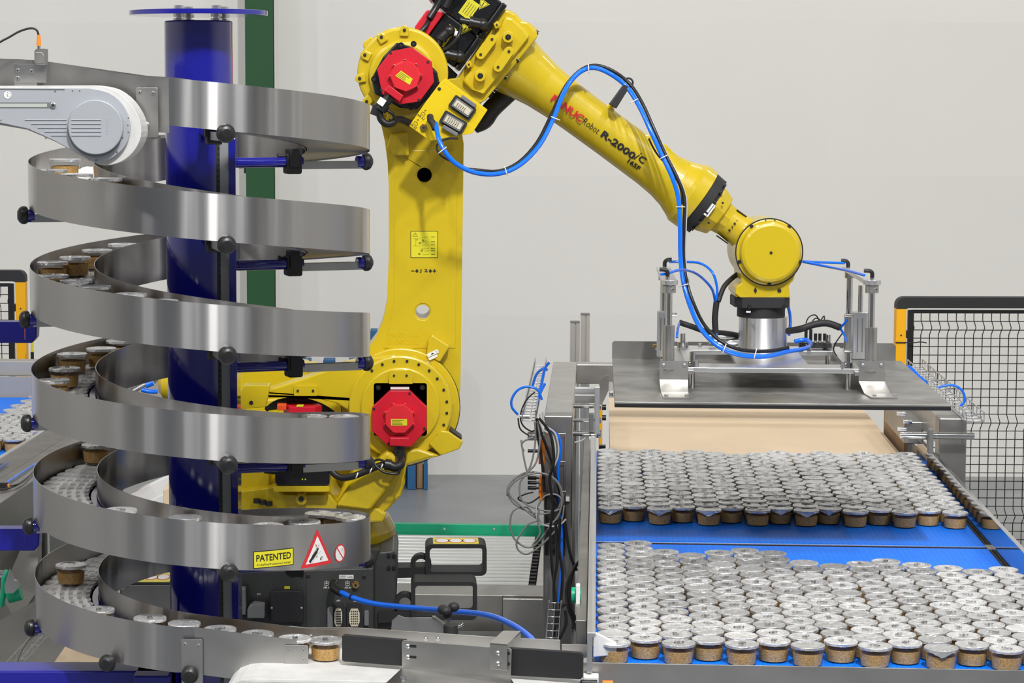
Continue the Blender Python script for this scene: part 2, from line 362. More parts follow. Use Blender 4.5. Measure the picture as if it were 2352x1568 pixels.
# ================================================================ SPIRAL CONVEYOR
SX, SY, SR, SRI, Z0, PITCH = -0.5379, 6.10, 0.4304, 0.270, 2.037, 0.26295
def ztop(th): return Z0 - PITCH * (th - 180) / 360          # th in degrees, continuous, falls with every turn
TH0, TH1 = 265.56 - 360, 265.56 + 4 * 360
def hp(th, r): t = D2R(th); return Vector((SX + r * math.cos(t), SY + r * math.sin(t), 0))
spi = thing('spiral_conveyor', 'tall stainless steel spiral conveyor winding around a dark blue column', 'conveyor', (SX, SY, 0.0))
def ribbon(path, h, th, mat=0, mb=None, smooth=True):       # path: (point xy, outward normal xy, z top)
    mb = mb or MB(); rings = []
    for p, n, z in path:
        a = Vector((p.x, p.y, 0)); b = a + Vector((n.x, n.y, 0)) * th
        rings.append([Vector((a.x, a.y, z - h)), Vector((b.x, b.y, z - h)), Vector((b.x, b.y, z)), Vector((a.x, a.y, z))])
    vs = [q for r in rings for q in r]; N = len(rings)
    for i, j in ((0, 1), (1, 2), (2, 3), (3, 0)):
        fs = [(k * 4 + i, k * 4 + j, k * 4 + 4 + j, k * 4 + 4 + i) for k in range(N - 1)]
        mb.add(vs, fs, mat, smooth and (i, j) in ((1, 2), (3, 0)))
    mb.add(rings[0], [(0, 1, 2, 3)], mat); mb.add(rings[-1], [(3, 2, 1, 0)], mat)
    return mb
def helix_path(a, b, r, step=3.0, dz=0.0):
    n = int((b - a) / step); out = []
    for i in range(n + 1):
        t = a + (b - a) * i / n
        out.append((hp(t, r), Vector((math.cos(D2R(t)), math.sin(D2R(t)), 0)), ztop(t) + dz))
    return out
HB = 0.112
UD = Vector((cC, -cS, 0)); UN = Vector((-cS, -cC, 0))        # along the lane, and its normal towards the front
def straight(th, r, seq, sgn):
    return [(hp(th, r) + UD * sgn * d, UN, z) for d, z in seq]
zt, zb = ztop(TH0), ztop(TH1)
ob('outer_guide', ribbon(helix_path(TH0, TH1, SR) + [(hp(TH1, SR) + Vector((cC, -cS, 0)) * .049, Vector((-cS, -cC, 0)), .9225)], HB, 0.0015), BAND, spi)
ob('inner_guide', ribbon(helix_path(TH0, TH1, SRI - .0015), HB, 0.0015), BAND, spi)
up = [(0.0, zt), (0.085, zt + .006), (0.35, 2.281), (0.45, 2.284), (1.3, 2.284)]
ob('outer_guide_extension', ribbon(straight(TH0, SR, up[::-1], -1), .13, 0.0015), STEELD, spi)
ob('inner_guide_extension', ribbon(straight(TH0, SRI, up[::-1], -1), .10, 0.0015), STEELD, spi)
dn = [(0.049, .9225), (0.297, .8954)]
ob('outer_guide_extension', ribbon(straight(TH1, SR, dn, 1), .115, 0.0015), STEEL, spi)
dn2 = [(0.0, zb), (0.10, zb - .012), (0.30, zb - .035), (0.38, zb - .037)]
ob('inner_guide_extension', ribbon(straight(TH1, SRI, dn2, 1), .10, 0.0015), STEEL, spi)
# carrying track below the slats, inner chain
mb = MB(); rg = []
for i in range(int((TH1 - TH0) / 4) + 1):
    t = TH0 + i * 4; z = ztop(t) - HB + .004
    rg.append([hp(t, SRI + .003) + Vector((0, 0, z)), hp(t, SR - .002) + Vector((0, 0, z)), hp(t, SR - .002) + Vector((0, 0, z + .004)), hp(t, SRI + .003) + Vector((0, 0, z + .004))])
mb.rings(rg, 0, False); ob('track_pan', mb, STEELD, spi)
mb = MB(); rg = []
for i in range(int((TH1 - TH0) / 4) + 1):
    t = TH0 + i * 4; z = ztop(t) - .10
    rg.append([hp(t, SRI + .002) + Vector((0, 0, z)), hp(t, SRI + .016) + Vector((0, 0, z)), hp(t, SRI + .016) + Vector((0, 0, z + .030)), hp(t, SRI + .002) + Vector((0, 0, z + .030))])
mb.rings(rg, 0, False); ob('chain_guide', mb, BLUEP, spi)
# slats
sl = MB(); DA = 360 / 60
def slat_mesh():
    nt = 6; top = []
    r0, r1 = SRI + .022, SR - .006
    for side in (0, 1):
        for i in range(2 * nt + 1):
            r = r0 + (r1 - r0) * i / (2 * nt); zig = (0.34 if i % 2 else -0.10) * (DA if True else 1)
            a = D2R((DA * .46 if side else -DA * .54) + zig)
            top.append((r * math.cos(a), r * math.sin(a)))
    n = 2 * nt + 1; vs = []; fs = []
    for zz in (0.0, -.008):
        for i, (x, y) in enumerate(top): vs.append((x - SR * .8, y, zz))
    mid = len(vs)
    for i in range(n):                                       # raised ridge along the middle
        x = (top[i][0] + top[n + i][0]) / 2; y = (top[i][1] + top[n + i][1]) / 2; vs.append((x - SR * .8, y, .004 if i % 2 else 0.001))
    for i in range(n - 1):
        fs.append((i, i + 1, mid + i + 1, mid + i)); fs.append((mid + i, mid + i + 1, n + i + 1, n + i))
        fs.append((2 * n + i, i, i + 1, 2 * n + i + 1)[::-1]); fs.append((n + i, 3 * n + i, 3 * n + i + 1, n + i + 1)[::-1])
        fs.append((2 * n + i, 2 * n + i + 1, 3 * n + i + 1, 3 * n + i))
    sl.add(vs, fs, 0); return mesh_of('slat', sl, SLAT)
SLM = slat_mesh(); th = TH0
while th < TH1:
    if th % 360 > 95 or th % 360 < 60 or True:
        p = hp(th, SR * .8); inst('slat', SLM, spi, (p.x, p.y, ztop(th) - .062), (D2R(0), 0, D2R(th)))
    th += DA
# column, flange, guide rail
mb = MB(); mb.lathe((SX, SY, 0.35), (0, 0, 1), [(0, .0865), (2.033 - .35 + .355, .0865)], 64)
ct = P(457, 46, SY - .0865).z
mb = MB(); mb.lathe((SX, SY, 0.35), (0, 0, 1), [(0, .0865), (ct - .353, .0865), (ct - .35, .084)], 64); ob('column', mb, BLUEP, spi)
fz = P(456, 31, SY - .16).z
mb = MB(); mb.lathe((SX, SY, fz), (0, 0, 1), [(0, .172), (.0005, .1745), (.0115, .1745), (.012, .173)], 64)
fl = ob('top_flange', mb, BLUEP, spi)
for dx, dy in ((-.045, -.045), (.049, -.045), (-.030, .05), (.060, .05)):
    mb = MB(); c = Vector((SX + dx, SY + dy, fz))
    mb.cyl(c + Vector((0, 0, .012)), c + Vector((0, 0, .0145)), .0135, n=16); mb.cyl(c + Vector((0, 0, .0145)), c + Vector((0, 0, .024)), .0115, n=6, smooth=False)
    mb.cyl(c + Vector((0, 0, ct - fz)), c, .008, n=12); mb.cyl(c + Vector((0, 0, -.004)), c, .0145, n=16); mb.cyl((c.x, c.y, ct), (c.x, c.y, ct + .006), .0145, n=6, smooth=False)
    ob('bolt', mb, GALV, spi)
# side rail with its dotted slot
rx0, rx1, rx2, rx3 = [P(x, 400, SY - .075).x for x in (496, 505, 525, 541)]
rz = P(500, 318, SY - .075).z
mb = MB(); mb.box(rx0, rx3, SY - .070, SY + .05, .35, rz); mb.box(rx2, rx3, SY - .078, SY - .070, .35, rz); ob('side_rail', mb, BLUEP, spi, bevel=.0015)
mb = MB(); mb.box(rx1, rx2, SY - .074, SY - .070, .35, rz); ob('rail_cover', mb, mat('rail_cover_grey', (.25, .26, .27, 1), .5), spi)
mb = MB(); mb.box(rx0, rx1, SY - .0725, SY - .070, .35, rz)
z = rz - .01
while z > .5: mb.prism([(rx0 + .003, z), (rx1 - .001, z + .003), (rx1 - .003, z - .004)], SY - .0735, SY - .0725, 1); z -= .014
ob('toothed_strip', mb, [DGREY, INK], spi)
# outriggers: arm, clamp, thin rod, knob
for k in range(-1, 5):
    for a0, nm in ((-77, 0), (19, 1), (103, 2), (193, 3)):
        th = a0 + 360 * k + (360 if a0 < 0 else 0) * 1
        if th < TH0 + 10 or th > TH1 + 6: continue
        zk = ztop(th) - HB + (0 if nm == 0 else -.012); d = Vector((math.cos(D2R(th)), math.sin(D2R(th)), 0)); n = Vector((-d.y, d.x, 0)); c = Vector((SX, SY, zk))
        if nm == 0: za = c - Vector((0, 0, .006))
        else: za = c - Vector((0, 0, .006))
        mb = MB(); mb.cyl(za + d * .08, za + d * .272, .0135, n=20); arm = ob('support_arm', mb, BLUEP, spi)
        mb = MB(); M = Matrix.Translation(za) @ Matrix.Rotation(D2R(th), 4, 'Z')
        mb.rbox(.225, .265, -.018, .018, -.03, .022, .006, T=M); mb.rbox(.232, .258, -.022, .022, -.012, .035, .004, T=M)
        mb.cyl((.21, 0, .016), (.235, 0, .016), .004, n=8, T=M); mb.cyl((.206, 0, .016), (.211, 0, .016), .007, n=8, T=M)
        ob('clamp', mb, BLACKM, spi, bevel=.001)
        mb = MB(); mb.box(.26, SR - .004, -.012, .012, -.018, .002, T=M); ob('support_bar', mb, STEEL, spi)
        mb = MB(); mb.cyl((SR - .012, 0, -.002), (SR + .008, 0, -.002), .0165, n=16, T=M, mat=1)
        mb.lathe((SR + .004, 0, 0), (1, 0, 0), [(0, .017), (.002, .0205), (.007, .0228), (.013, .0228), (.018, .0208), (.0225, .0168), (.0252, .0112), (.0262, .0105), (.0264, .006), (.0264, .0005)], 24, T=M)
        ob('knob', mb, [BLACK, BLUEP], spi)
# junction plates with screws
def screw_px(par, px, py, Y, r=.004, m=None, nm='screw'):
    c = P(px, py, Y); mb = MB(); mb.lathe((c.x, Y, c.z), (0, -1, 0), [(0, r), (r * .5, r), (r * .95, r * .7)], 12)
    mb.cyl((c.x, Y - r * .96, c.z), (c.x, Y - r * .9, c.z), r * .38, n=6, mat=1); return ob(nm, mb, [m or GALV, INK], par)
YP = SY - SR - .012
mb = MB(); mb.prism(rrect(*(lambda a, b: (a.x, b.x, b.z, a.z))(P(312, 201, YP), P(364, 315, YP)), .005), YP, YP + .003)
jp = ob('junction_plate', mb, STEEL, spi, bevel=.0005)
screw_px(jp, 321, 212, YP, .0045); screw_px(jp, 352, 214, YP, .0045); screw_px(jp, 336, 288, YP, .0085)
YQ = SY - SR - .008
mb = MB(); a, b = P(417, 1466, YQ), P(466, 1500, YQ); mb.prism(rrect(a.x, b.x, b.z - .11, a.z, .004), YQ - .008, YQ - .005)
jq = ob('junction_plate', mb, STEEL, spi, bevel=.0005); screw_px(jq, 425, 1479, YQ - .008, .0045); screw_px(jq, 456, 1482, YQ - .008, .0045)
mb = MB(); c = P(436, 1549, YQ - .01); mb.lathe(c, (0, -1, 0), [(0, .017), (.002, .0200), (.008, .0212), (.013, .0205), (.018, .0178), (.022, .013), (.0235, .006), (.0236, .0005)], 24); ob('knob', mb, BLACK, spi)
mb = MB(); a, b = P(655, 1477, YQ), P(709, 1531, YQ); mb.prism(rrect(a.x, b.x, b.z, a.z, .003), YQ - .02, YQ - .017)
jr = ob('junction_plate', mb, STEEL, spi, bevel=.0005)
for x, y in ((665, 1492), (697, 1492), (697, 1513)): screw_px(jr, x, y, YQ - .02, .0038)
mb = MB(); c = P(250, 1520, SY - SR + .03); mb.lathe(c, (-.25, -1, 0), [(0, .015), (.003, .0195), (.010, .0215), (.015, .0205), (.020, .0172), (.024, .011), (.0252, .005), (.0253, .0005)], 24)
ob('knob', mb, BLACK, spi)
# blue beams of the supporting frame at the left and at the foot
for (y0, y1, xr) in ((739, 788, 85), (1214, 1265, 91)):
    YB = 6.25; a, b = P(-160, y0, YB), P(xr, y1, YB); a1 = P(xr, y0, YB)
    mb = MB(); mb.prism([(a.x, a1.z), (a1.x, a1.z), (a1.x - .002, b.z + .015), (a1.x - .015, b.z), (a.x, b.z)], YB, YB + .05)
    ob('frame_beam', mb, BLUEF, spi, bevel=.003)
    s0, s1 = P(57, (y0 + y1) / 2 - 14 + 0, YB), P(57, (y0 + y1) / 2 + 16, YB); mb = MB(); mb.box(s0.x - .001, s0.x + .001, YB - .0006, YB, s1.z, s0.z); ob('slot_mark', mb, ORANGE if y0 < 1000 else BLUEP, spi)
    mb = MB(); mb.cyl((a1.x - .01, YB + .02, a1.z - .01), (SX - SR + .02, SY + .03, a1.z + .02), .008, n=12); ob('tie_rod', mb, BLUEP, spi)
a, b, c = P(-150, 1541, 5.85), P(394, 1541, 5.85), P(394, 1600, 5.85)
mb = MB(); mb.box(a.x, b.x, 5.85, 5.95, c.z, b.z); mb.box(b.x - .09, b.x, 5.80, 6.2, c.z - .05, b.z - .0); ob('foot_beam', mb, BLUEF, spi, bevel=.004)
mb = MB(); mb.lathe((SX, SY, 0), (0, 0, 1), [(0, .28), (.012, .28), (.012, .11), (.4, .11)], 40); ob('foot_plate', mb, BLUEP, spi)
# printed signs on the outer guide
def cyl_at(px, py, R):
    d = ray(px, py); ox, oy = -SX, -SY
    A = d.x ** 2 + d.y ** 2; B = 2 * (ox * d.x + oy * d.y); C_ = ox * ox + oy * oy - R * R
    t = (-B - math.sqrt(B * B - 4 * A * C_)) / (2 * A); return math.atan2(d.y * t - SY, d.x * t - SX), HC + d.z * t
def on_band(px, py, off=.0018):
    t0, zc = cyl_at(px, py, SR + off)
    return lambda a, t, o=0.0: (SX + (SR + off + .0015 * 0 + o) * math.cos(t0 + a / SR), SY + (SR + off + o) * math.sin(t0 + a / SR), zc + t)
def strip(mb, fn, a0, a1, lo, hi, mat, o=0.0, n=10):         # patch bent round the band; lo/hi are functions of a
    vs = []; fs = []
    for i in range(n + 1):
        a = a0 + (a1 - a0) * i / n; vs += [fn(a, lo(a), o), fn(a, hi(a), o)]
        if i: fs.append((2 * i - 2, 2 * i, 2 * i + 1, 2 * i - 1))
    mb.add(vs, fs, mat)
k = lambda c: (lambda a: c)
# patented plate
mb = MB(); fn = on_band(629.5, 1282); t0 = cyl_at(584, 1282, SR)[0]; t1 = cyl_at(676, 1282, SR)[0]; wd = (t1 - t0) * SR; hh = .0212
strip(mb, fn, -wd / 2, wd / 2, k(-hh), k(hh), 1); strip(mb, fn, -wd / 2 + .002, wd / 2 - .002, k(-hh + .002), k(hh - .002), 0, .0004)
text_fn(mb, 'PATENTED', wd * .86, .0165, lambda a, t: fn(a, t + .004, .0008), 1, .02); text_fn(mb, 'AmbaFlex\u00ae patented design', wd * .84, .0068, lambda a, t: fn(a, t - .0132, .0008), 1)
ob('sign_patented', mb, [LABY, INK], spi, label='yellow plate reading PATENTED')
# warning triangle
mb = MB(); fn = on_band(729, 1262); hw = (cyl_at(761, 1298, SR)[0] - cyl_at(689, 1300, SR)[0]) * SR / 2; top = .0515; bot = -.0405
def tri(mat, s, o, dy=0.0):
    strip(mb, fn, -hw * s, 0, k(bot * s + dy), lambda a: dy + bot * s + (top - bot) * s * (1 + a / (hw * s)), mat, o); strip(mb, fn, 0, hw * s, k(bot * s + dy), lambda a: dy + bot * s + (top - bot) * s * (1 - a / (hw * s)), mat, o)
tri(0, 1.0, 0); tri(1, .72, .0004, -.0028)
def seg(p, q, wdt, mat=2, o=.0009):
    p = Vector(p); q = Vector(q); d = (q - p); n = Vector((-d.y, d.x)).normalized() * wdt / 2
    mb.add([fn(p.x + n.x, p.y + n.y, o), fn(p.x - n.x, p.y - n.y, o), fn(q.x - n.x, q.y - n.y, o), fn(q.x + n.x, q.y + n.y, o)], [(0, 1, 2, 3)], mat)
seg((-.026, -.028), (-.018, -.019), .007); seg((-.018, -.020), (-.002, -.004), .0075); seg((-.002, -.004), (.002, .004), .005); seg((-.019, -.015), (-.004, .002), .0015); seg((-.004, .002), (-.001, .008), .0015)
seg((-.020, -.030), (.010, -.005), .0006); seg((.009, -.024), (.013, -.024), .006); seg((.012, -.019), (.0165, -.020), .0015); seg((.0175, -.020), (.0172, -.028), .0007); seg((-.004, -.018), (-.001, -.016), .0018)
seg((-.009, .008), (-.001, .014), .0011, 0); seg((-.008, .015), (-.001, .007), .0011, 0); seg((.002, .006), (.004, .012), .0006); seg((.004, .006), (.006, .012), .0006)
ob('warning_triangle', mb, [REDL, WHITEG, INK], spi, label='red and white warning triangle sticker')
mb = MB(); fn = on_band(781, 1270); R1 = .0228
for s, m_, o in ((1.0, 0, 0), (.84, 1, .0004)):
    strip(mb, fn, -R1 * s, R1 * s, lambda a: -math.sqrt(max(0, (R1 * s) ** 2 - a * a)), lambda a: math.sqrt(max(0, (R1 * s) ** 2 - a * a)), m_, o, 20)
seg((-.013, .015), (.013, -.015), .003, 0); seg((.004, .006), (.010, .010), .0008); seg((.010, .010), (.014, -.004), .0006)
ob('no_touch_sign', mb, [REDL, WHITEG, INK], spi, label='small round red prohibition sticker')

# ================================================================ JARS
RL, HJ = 0.0402, 0.0490
def lid_mb(seed, flap=0):
    mb = MB(); rnd = random.Random(seed); N = 36
    rad = [0, .25, .5, .72, .86, .93, .98, 1.0]
    vs = [(0, 0, HJ - .0015 + 0.0)]; fs = []
    for k_, r in enumerate(rad[1:]):
        for i in range(N):
            a = 2 * math.pi * i / N
            wv = noise.noise(Vector((math.cos(a) * r * 2.2, math.sin(a) * r * 2.2, seed * 3.1))) * .0034 + noise.noise(Vector((math.cos(a) * r * 6, math.sin(a) * r * 6, seed * 1.7))) * .0022
            z = HJ - .002 + (wv if r < .9 else wv * .15)
            if r > .9: z = HJ + .0006 - (.0012 if r > .99 else 0)
            vs.append((r * RL * math.cos(a), r * RL * math.sin(a), z))
    for i in range(N): fs.append((0, 1 + i, 1 + (i + 1) % N))
    for k_ in range(len(rad) - 2):
        for i in range(N):
            j = (i + 1) % N; fs.append((1 + k_ * N + i, 1 + (k_ + 1) * N + i, 1 + (k_ + 1) * N + j, 1 + k_ * N + j))
    mb.add(vs, fs, 0, True)
    base = []; r2 = []                                       # folded skirt
    for i in range(N):
        a = 2 * math.pi * i / N; base.append((RL * math.cos(a), RL * math.sin(a), HJ - .0006))
        dp = .0052 + .0010 * rnd.random(); rr = RL + .0006 * rnd.random()
        if flap:
            fd = abs((math.degrees(a) - 262 + 180) % 360 - 180); dp += max(0, 1 - fd / 34) * .011 * flap; rr += max(0, 1 - fd / 34) * .001
        r2.append((rr * math.cos(a), rr * math.sin(a), HJ - .0006 - dp))
    mb.add(base + r2, [(i, N + i, N + (i + 1) % N, (i + 1) % N) for i in range(N)], 0, True)
    if seed % 4 != 3:                                        # printed letters on the foil
        text_fn(mb, 'G\u00dc', .027, .0145, lambda a, t: (a, t, HJ - .0002 + .0016), 1, .03)
    return mb
mbg = MB(); mbg.lathe((0, 0, 0), (0, 0, 1), [(0, .0325), (.002, .0345), (.010, .0352), (.030, .0374), (.036, .0380), (.040, .0394), (.044, .0394), (.0455, .0385)], 32, 0, False)
mbg.lathe((0, 0, 0), (0, 0, 1), [(0, .0325), (.0012, .0325)], 32, 0, True)
mbc = MB(); N = 28; prof = [(.0045, .0308), (.012, .0318), (.022, .0330)]
mbc.lathe((0, 0, 0), (0, 0, 1), [(.0030, .0322), (.016, .0338), (.0305, .0352)], 28, 0, False)
mbc.lathe((0, 0, .0305), (0, 0, 1), [(0, .0352), (.0015, .026), (.0022, .012), (.0020, .001)], 28, 0, False)
ME_GLASS = mesh_of('glass_bowl', mbg, GLASS); ME_CRUMB = mesh_of('filling', mbc, CRUMB)
ME_LID = [mesh_of('foil_lid', lid_mb(i), [FOIL, INK]) for i in range(6)] + [mesh_of('foil_lid', lid_mb(11, 1.0), [FOIL, INK]), mesh_of('foil_lid', lid_mb(14, .7), [FOIL, INK])]
def jar(loc, label, group, rot=None, lid=None, tilt=(0, 0)):
    r = thing('glass_jar', label, 'jar', loc, group)
    a = random.uniform(0, 2 * math.pi) if rot is None else rot
    li = random.randrange(6) if lid is None else lid
    inst('glass_bowl', ME_GLASS, r, loc); inst('filling', ME_CRUMB, r, loc, (0, 0, a))
    inst('foil_lid', ME_LID[li], r, loc, (tilt[0], tilt[1], a if li < 6 else 0))
    return r
def relax(pts, u0, u1, v0, v1, dmin, it=60, lo=None):
    for _ in range(it):
        for i in range(len(pts)):
            for j in range(i + 1, len(pts)):
                dx = pts[j][0] - pts[i][0]; dy = pts[j][1] - pts[i][1]
                if abs(dx) > dmin or abs(dy) > dmin: continue
                d = math.hypot(dx, dy)
                if d < dmin and d > 1e-6:
                    s = (dmin - d) / d / 2; pts[i][0] -= dx * s; pts[i][1] -= dy * s; pts[j][0] += dx * s; pts[j][1] += dy * s
        for p in pts: p[0] = min(max(p[0], u0), u1); p[1] = max(p[1], v0)
    return pts
BZ = 0.85
ORD = lambda n: '%d%s' % (n, 'th' if 10 <= n % 100 <= 20 else {1: 'st', 2: 'nd', 3: 'rd'}.get(n % 10, 'th'))
def pack(u0, u1, v0, vfn, seed, du=.0765, dv=.0875):
    rnd = random.Random(seed); pts = []; i = 0; n = int(round((u1 - u0) / du)); du = (u1 - u0) / n
    for i in range(n + 1):
        u = u0 + du * i; v = v0 + (dv / 2 if i % 2 else 0) + rnd.uniform(-.004, .004)
        while v < vfn(u): pts.append([u + rnd.uniform(-.004, .004), v + rnd.uniform(-.004, .004), i]); v += dv
    return relax(pts, u0, u1, v0 - .01, 99, .0822)
near = pack(.047, 1.124, 5.635, lambda u: 6.90 - .27 * u + .05 * math.sin(u * 17), 3)
far = pack(.047, 1.124, 7.50, lambda u: 8.74 + .02 * math.sin(u * 9), 5)
for P_ in (near, far):
    cols = {}
    for p in P_: cols.setdefault(p[2], []).append(p)
    for c_, l in cols.items():
        l.sort(key=lambda p: p[1])
        for n_, p in enumerate(l): p.append(n_ + 1)
nearn = len(near)
for u, v, c_, n_ in near:
    wv = c2w(u, v, BZ + .0006)
    jar(wv, 'foil-lidded glass jar of the near pack, %s column from left rail, %s from steel edge' % (ORD(c_ + 1), ORD(n_)), 'glass jars of the near pack', lid=(6 if random.random() < .28 else None) if n_ <= 2 else None)
far.sort(key=lambda p: p[1]); NF = max(0, 287 - nearn)
for u, v, c_, n_ in far[:NF]:
    wv = c2w(u, v, BZ + .0006)
    jar(wv, 'foil-lidded glass jar of the far pack, %s column from left rail, %s from pack front' % (ORD(c_ + 1), ORD(n_)), 'glass jars of the far pack', lid=(6 if random.random() < .3 else None) if n_ == 1 else None)
def jar_mass(name, pts, label):
    mb = MB(); src = [(ME_GLASS, {0: 0}), (ME_CRUMB, {0: 1})]
    for p in pts:
        a = random.uniform(0, 6.283); R_ = Matrix.Translation(p) @ Matrix.Rotation(a, 4, 'Z')
        for me, off in ((ME_GLASS, 0), (ME_CRUMB, 1), (random.choice(ME_LID[:6]), 2)):
            b = len(mb.v); mb.v += [R_ @ v.co for v in me.vertices]
            for pl in me.polygons: mb.f.append([b + i for i in pl.vertices]); mb.m.append(off + pl.material_index); mb.s.append(pl.use_smooth)
    o = ob(name, mb, [GLASS, CRUMB, FOIL, INK]); tag(o, label, 'jars', None, 'stuff'); return o
jar_mass('glass_jars', [c2w(u, v, BZ) for u, v, _, _ in far[NF:]], 'foil-lidded glass jars crowding the back half of the far pack')
# jars riding the spiral (pixel of each lid -> nearest spot on the track)
def helix_spot(px, py, tlo, thi, rl=(.314, .386)):
    best = None; t = tlo
    while t < thi:
        for r in (rl[0], (rl[0] + rl[1]) / 2, rl[1]):
            q = hp(t, r); x, y, z = q.x, q.y, ztop(t) - .0565 + HJ - HC
            d = y * CP - z * SP; u = CX + FPX * x / d; v_ = CY - FPX * (y * SP + z * CP) / d
            e = (u - px) ** 2 + (v_ - py) ** 2
            if best is None or e < best[0]: best = (e, t, r)
        t += 1.0
    return best
SJ = []
for turn, lst in ((0, [(150, 366), (122, 380), (172, 398), (240, 410)]),
                  (1, [(282, 558), (224, 573), (170, 587), (131, 605), (126, 624), (163, 641), (210, 657), (300, 672), (372, 692)]),
                  (2, [(277, 784), (232, 797), (174, 815), (138, 839), (129, 865)]),
                  (3, [(221, 1024), (277, 1166), (423, 1188), (640, 1203)]),
                  (4, [(155, 1290), (228, 1394), (344, 1422), (418, 1431)])):
    for x, y in lst:
        e, t, r = helix_spot(x, y, 90 + 360 * turn, 300 + 360 * turn); SJ.append((t, r, turn))
for turn, lst in ((3, [(733, 1173), (775, 1179), (806, 1184), (700, 1192)]), (2, [(720, 952), (790, 952)])):
    for x, y in lst:
        e, t, r = helix_spot(x, y, 300 + 360 * turn, 440 + 360 * turn); SJ.append((t, r, turn + .5))
names = {0: 'top visible', 1: 'second', 2: 'third', 3: 'fourth', 4: 'lowest'}
SJ.sort(); kept = []; cnt = {}
for t, r, tu in SJ:
    p = hp(t, r) + Vector((0, 0, ztop(t) - .0565))
    for _ in range(30):
        for q in kept:
            d = p - q; d.z = 0
            if abs(p.z - q.z) < .08 and d.length < .081: t += 1.2; p = hp(t, r) + Vector((0, 0, ztop(t) - .0565)); break
        else: break
    kept.append(p); side = 'right' if tu % 1 else 'left'; cnt[(int(tu), side)] = cnt.get((int(tu), side), 0) + 1
    lab = 'foil-lidded jar on the %s spiral turn, %s side, %s going down the track' % (names[int(tu)], side, ORD(cnt[(int(tu), side)]))
    jar(p, lab, 'glass jars riding the spiral')

# ================================================================ ROBOT (arm swings in the plane Y = YR)
YR = 7.6
rb = thing('robot_arm', 'large yellow six-axis industrial robot arm with red motor covers', 'robot', (P(700, 1440, 7.75).x, 7.75, 0.0))
def disc(mb, px, py, rpx, Y0, Y1, mat=0, n=48, bev=0.003, r2=None):          # disc facing the front, pixel radius measured at Y0
    c = P(px, py, Y0); r = rpx * Y0 / FPX
    pr_ = [(0, r - bev), (bev * .35, r - bev * .3), (bev, r), (Y1 - Y0, r if r2 is None else r2 * Y0 / FPX)] if bev else [(0, r), (Y1 - Y0, r)]
    mb.lathe((c.x, Y0, c.z), (0, 1, 0), pr_, n, mat); return mb
def plate(name, poly, Y0, Y1, m, par, bevel=.003, holes=(), label=None, seg=2):
    mb = MB(); mb.prism(pxp(poly, Y0), Y0, Y1, 0, holes=[pxp(h, Y0) for h in holes]); return ob(name, mb, m, par, label, bevel=bevel, seg=seg)
_bolt = {}
def bolts(par, lst, Y, rpx, m=INK, name='bolt', dep=.004, socket=False):
    key = (round(rpx, 2), m.name, socket)
    if key not in _bolt:
        mb = MB(); r = rpx * Y / FPX
        mb.lathe((0, 0, 0), (0, -1, 0), [(-.004, r), (dep * .8, r), (dep, r * .85)], 14, 0)
        if socket: mb.cyl((0, -dep, 0), (0, -dep - .0004, 0), r * .5, n=6, mat=1)
        _bolt[key] = mesh_of(name, mb, [m, INK])
    for x, y in lst: inst(name, _bolt[key], par, P(x, y, Y))
# --- link arm
out = [(866, 235), (874, 280), (884, 325), (890, 372), (893, 430), (893, 590), (889, 690), (880, 735), (864, 775), (838, 810), (812, 845), (792, 885), (783, 935),
       (787, 975), (800, 1010), (825, 1042), (860, 1064), (900, 1073), (945, 1070), (985, 1055), (1020, 1027), (1044, 990), (1055, 950), (1058, 860), (1060, 700), (1063, 500), (1065, 330), (1050, 230), (1010, 170), (900, 170)]
arm = plate('link_arm', out, YR - .10, YR + .08, YEL, rb, .012, holes=[circ(975, 402, 17, 24), circ(971, 716, 16.5, 24)], seg=3)
mb = MB(); disc(mb, 975, 402, 18, YR + .075, YR + .082, bev=0); ob('hole_plug', mb, INK, arm)
inn = [(905, 430), (905, 700), (893, 760), (880, 800), (1046, 800), (1049, 500), (1050, 345), (905, 345)]
plate('raised_web', inn, YR - .102, YR - .098, YEL, arm, .0018, holes=[circ(975, 402, 20, 28), circ(971, 716, 19.5, 28)])
plate('lug', [(897, 308), (936, 303), (940, 357), (905, 357), (889, 338)], YR - .125, YR - .098, YEL, arm, .004)
plate('stop_block', [(983, 782), (992, 768), (1034, 795), (1010, 832), (980, 815)], YR - .145, YR - .10, YEL, arm, .005)
mb = MB(); c = P(994, 811, YR - .147); T = Matrix.Translation(c) @ Matrix.Rotation(D2R(-25), 4, 'Y')
mb.box(-.019, .019, -.001, .0, -.006, .006, T=T); mb.box(-.019, .010, -.001, 0, -.016, -.008, T=T); text_fn(mb, '- \u25b2 +', .03, .006, lambda a, t: T @ Vector((a, -.0014, t)), 1)
ob('mastering_scale', mb, [WHITEG, INK], arm)
mb = MB(); 
for ln in ('7333-X315', 'MM1-2308A'):
    t0 = P(926, 785 if ln[0] == '7' else 769, YR - .1025); vs = None
    text_fn(mb, ln, .102 if ln[0] == '7' else .098, .0135, lambda a, t: (t0.x - a, YR - .1030, t0.z - t), 0)
ob('cast_number', mb, mat('yellow_paint_raised', srgb(214, 184, 0), .4), arm, label='raised casting number, upside down')
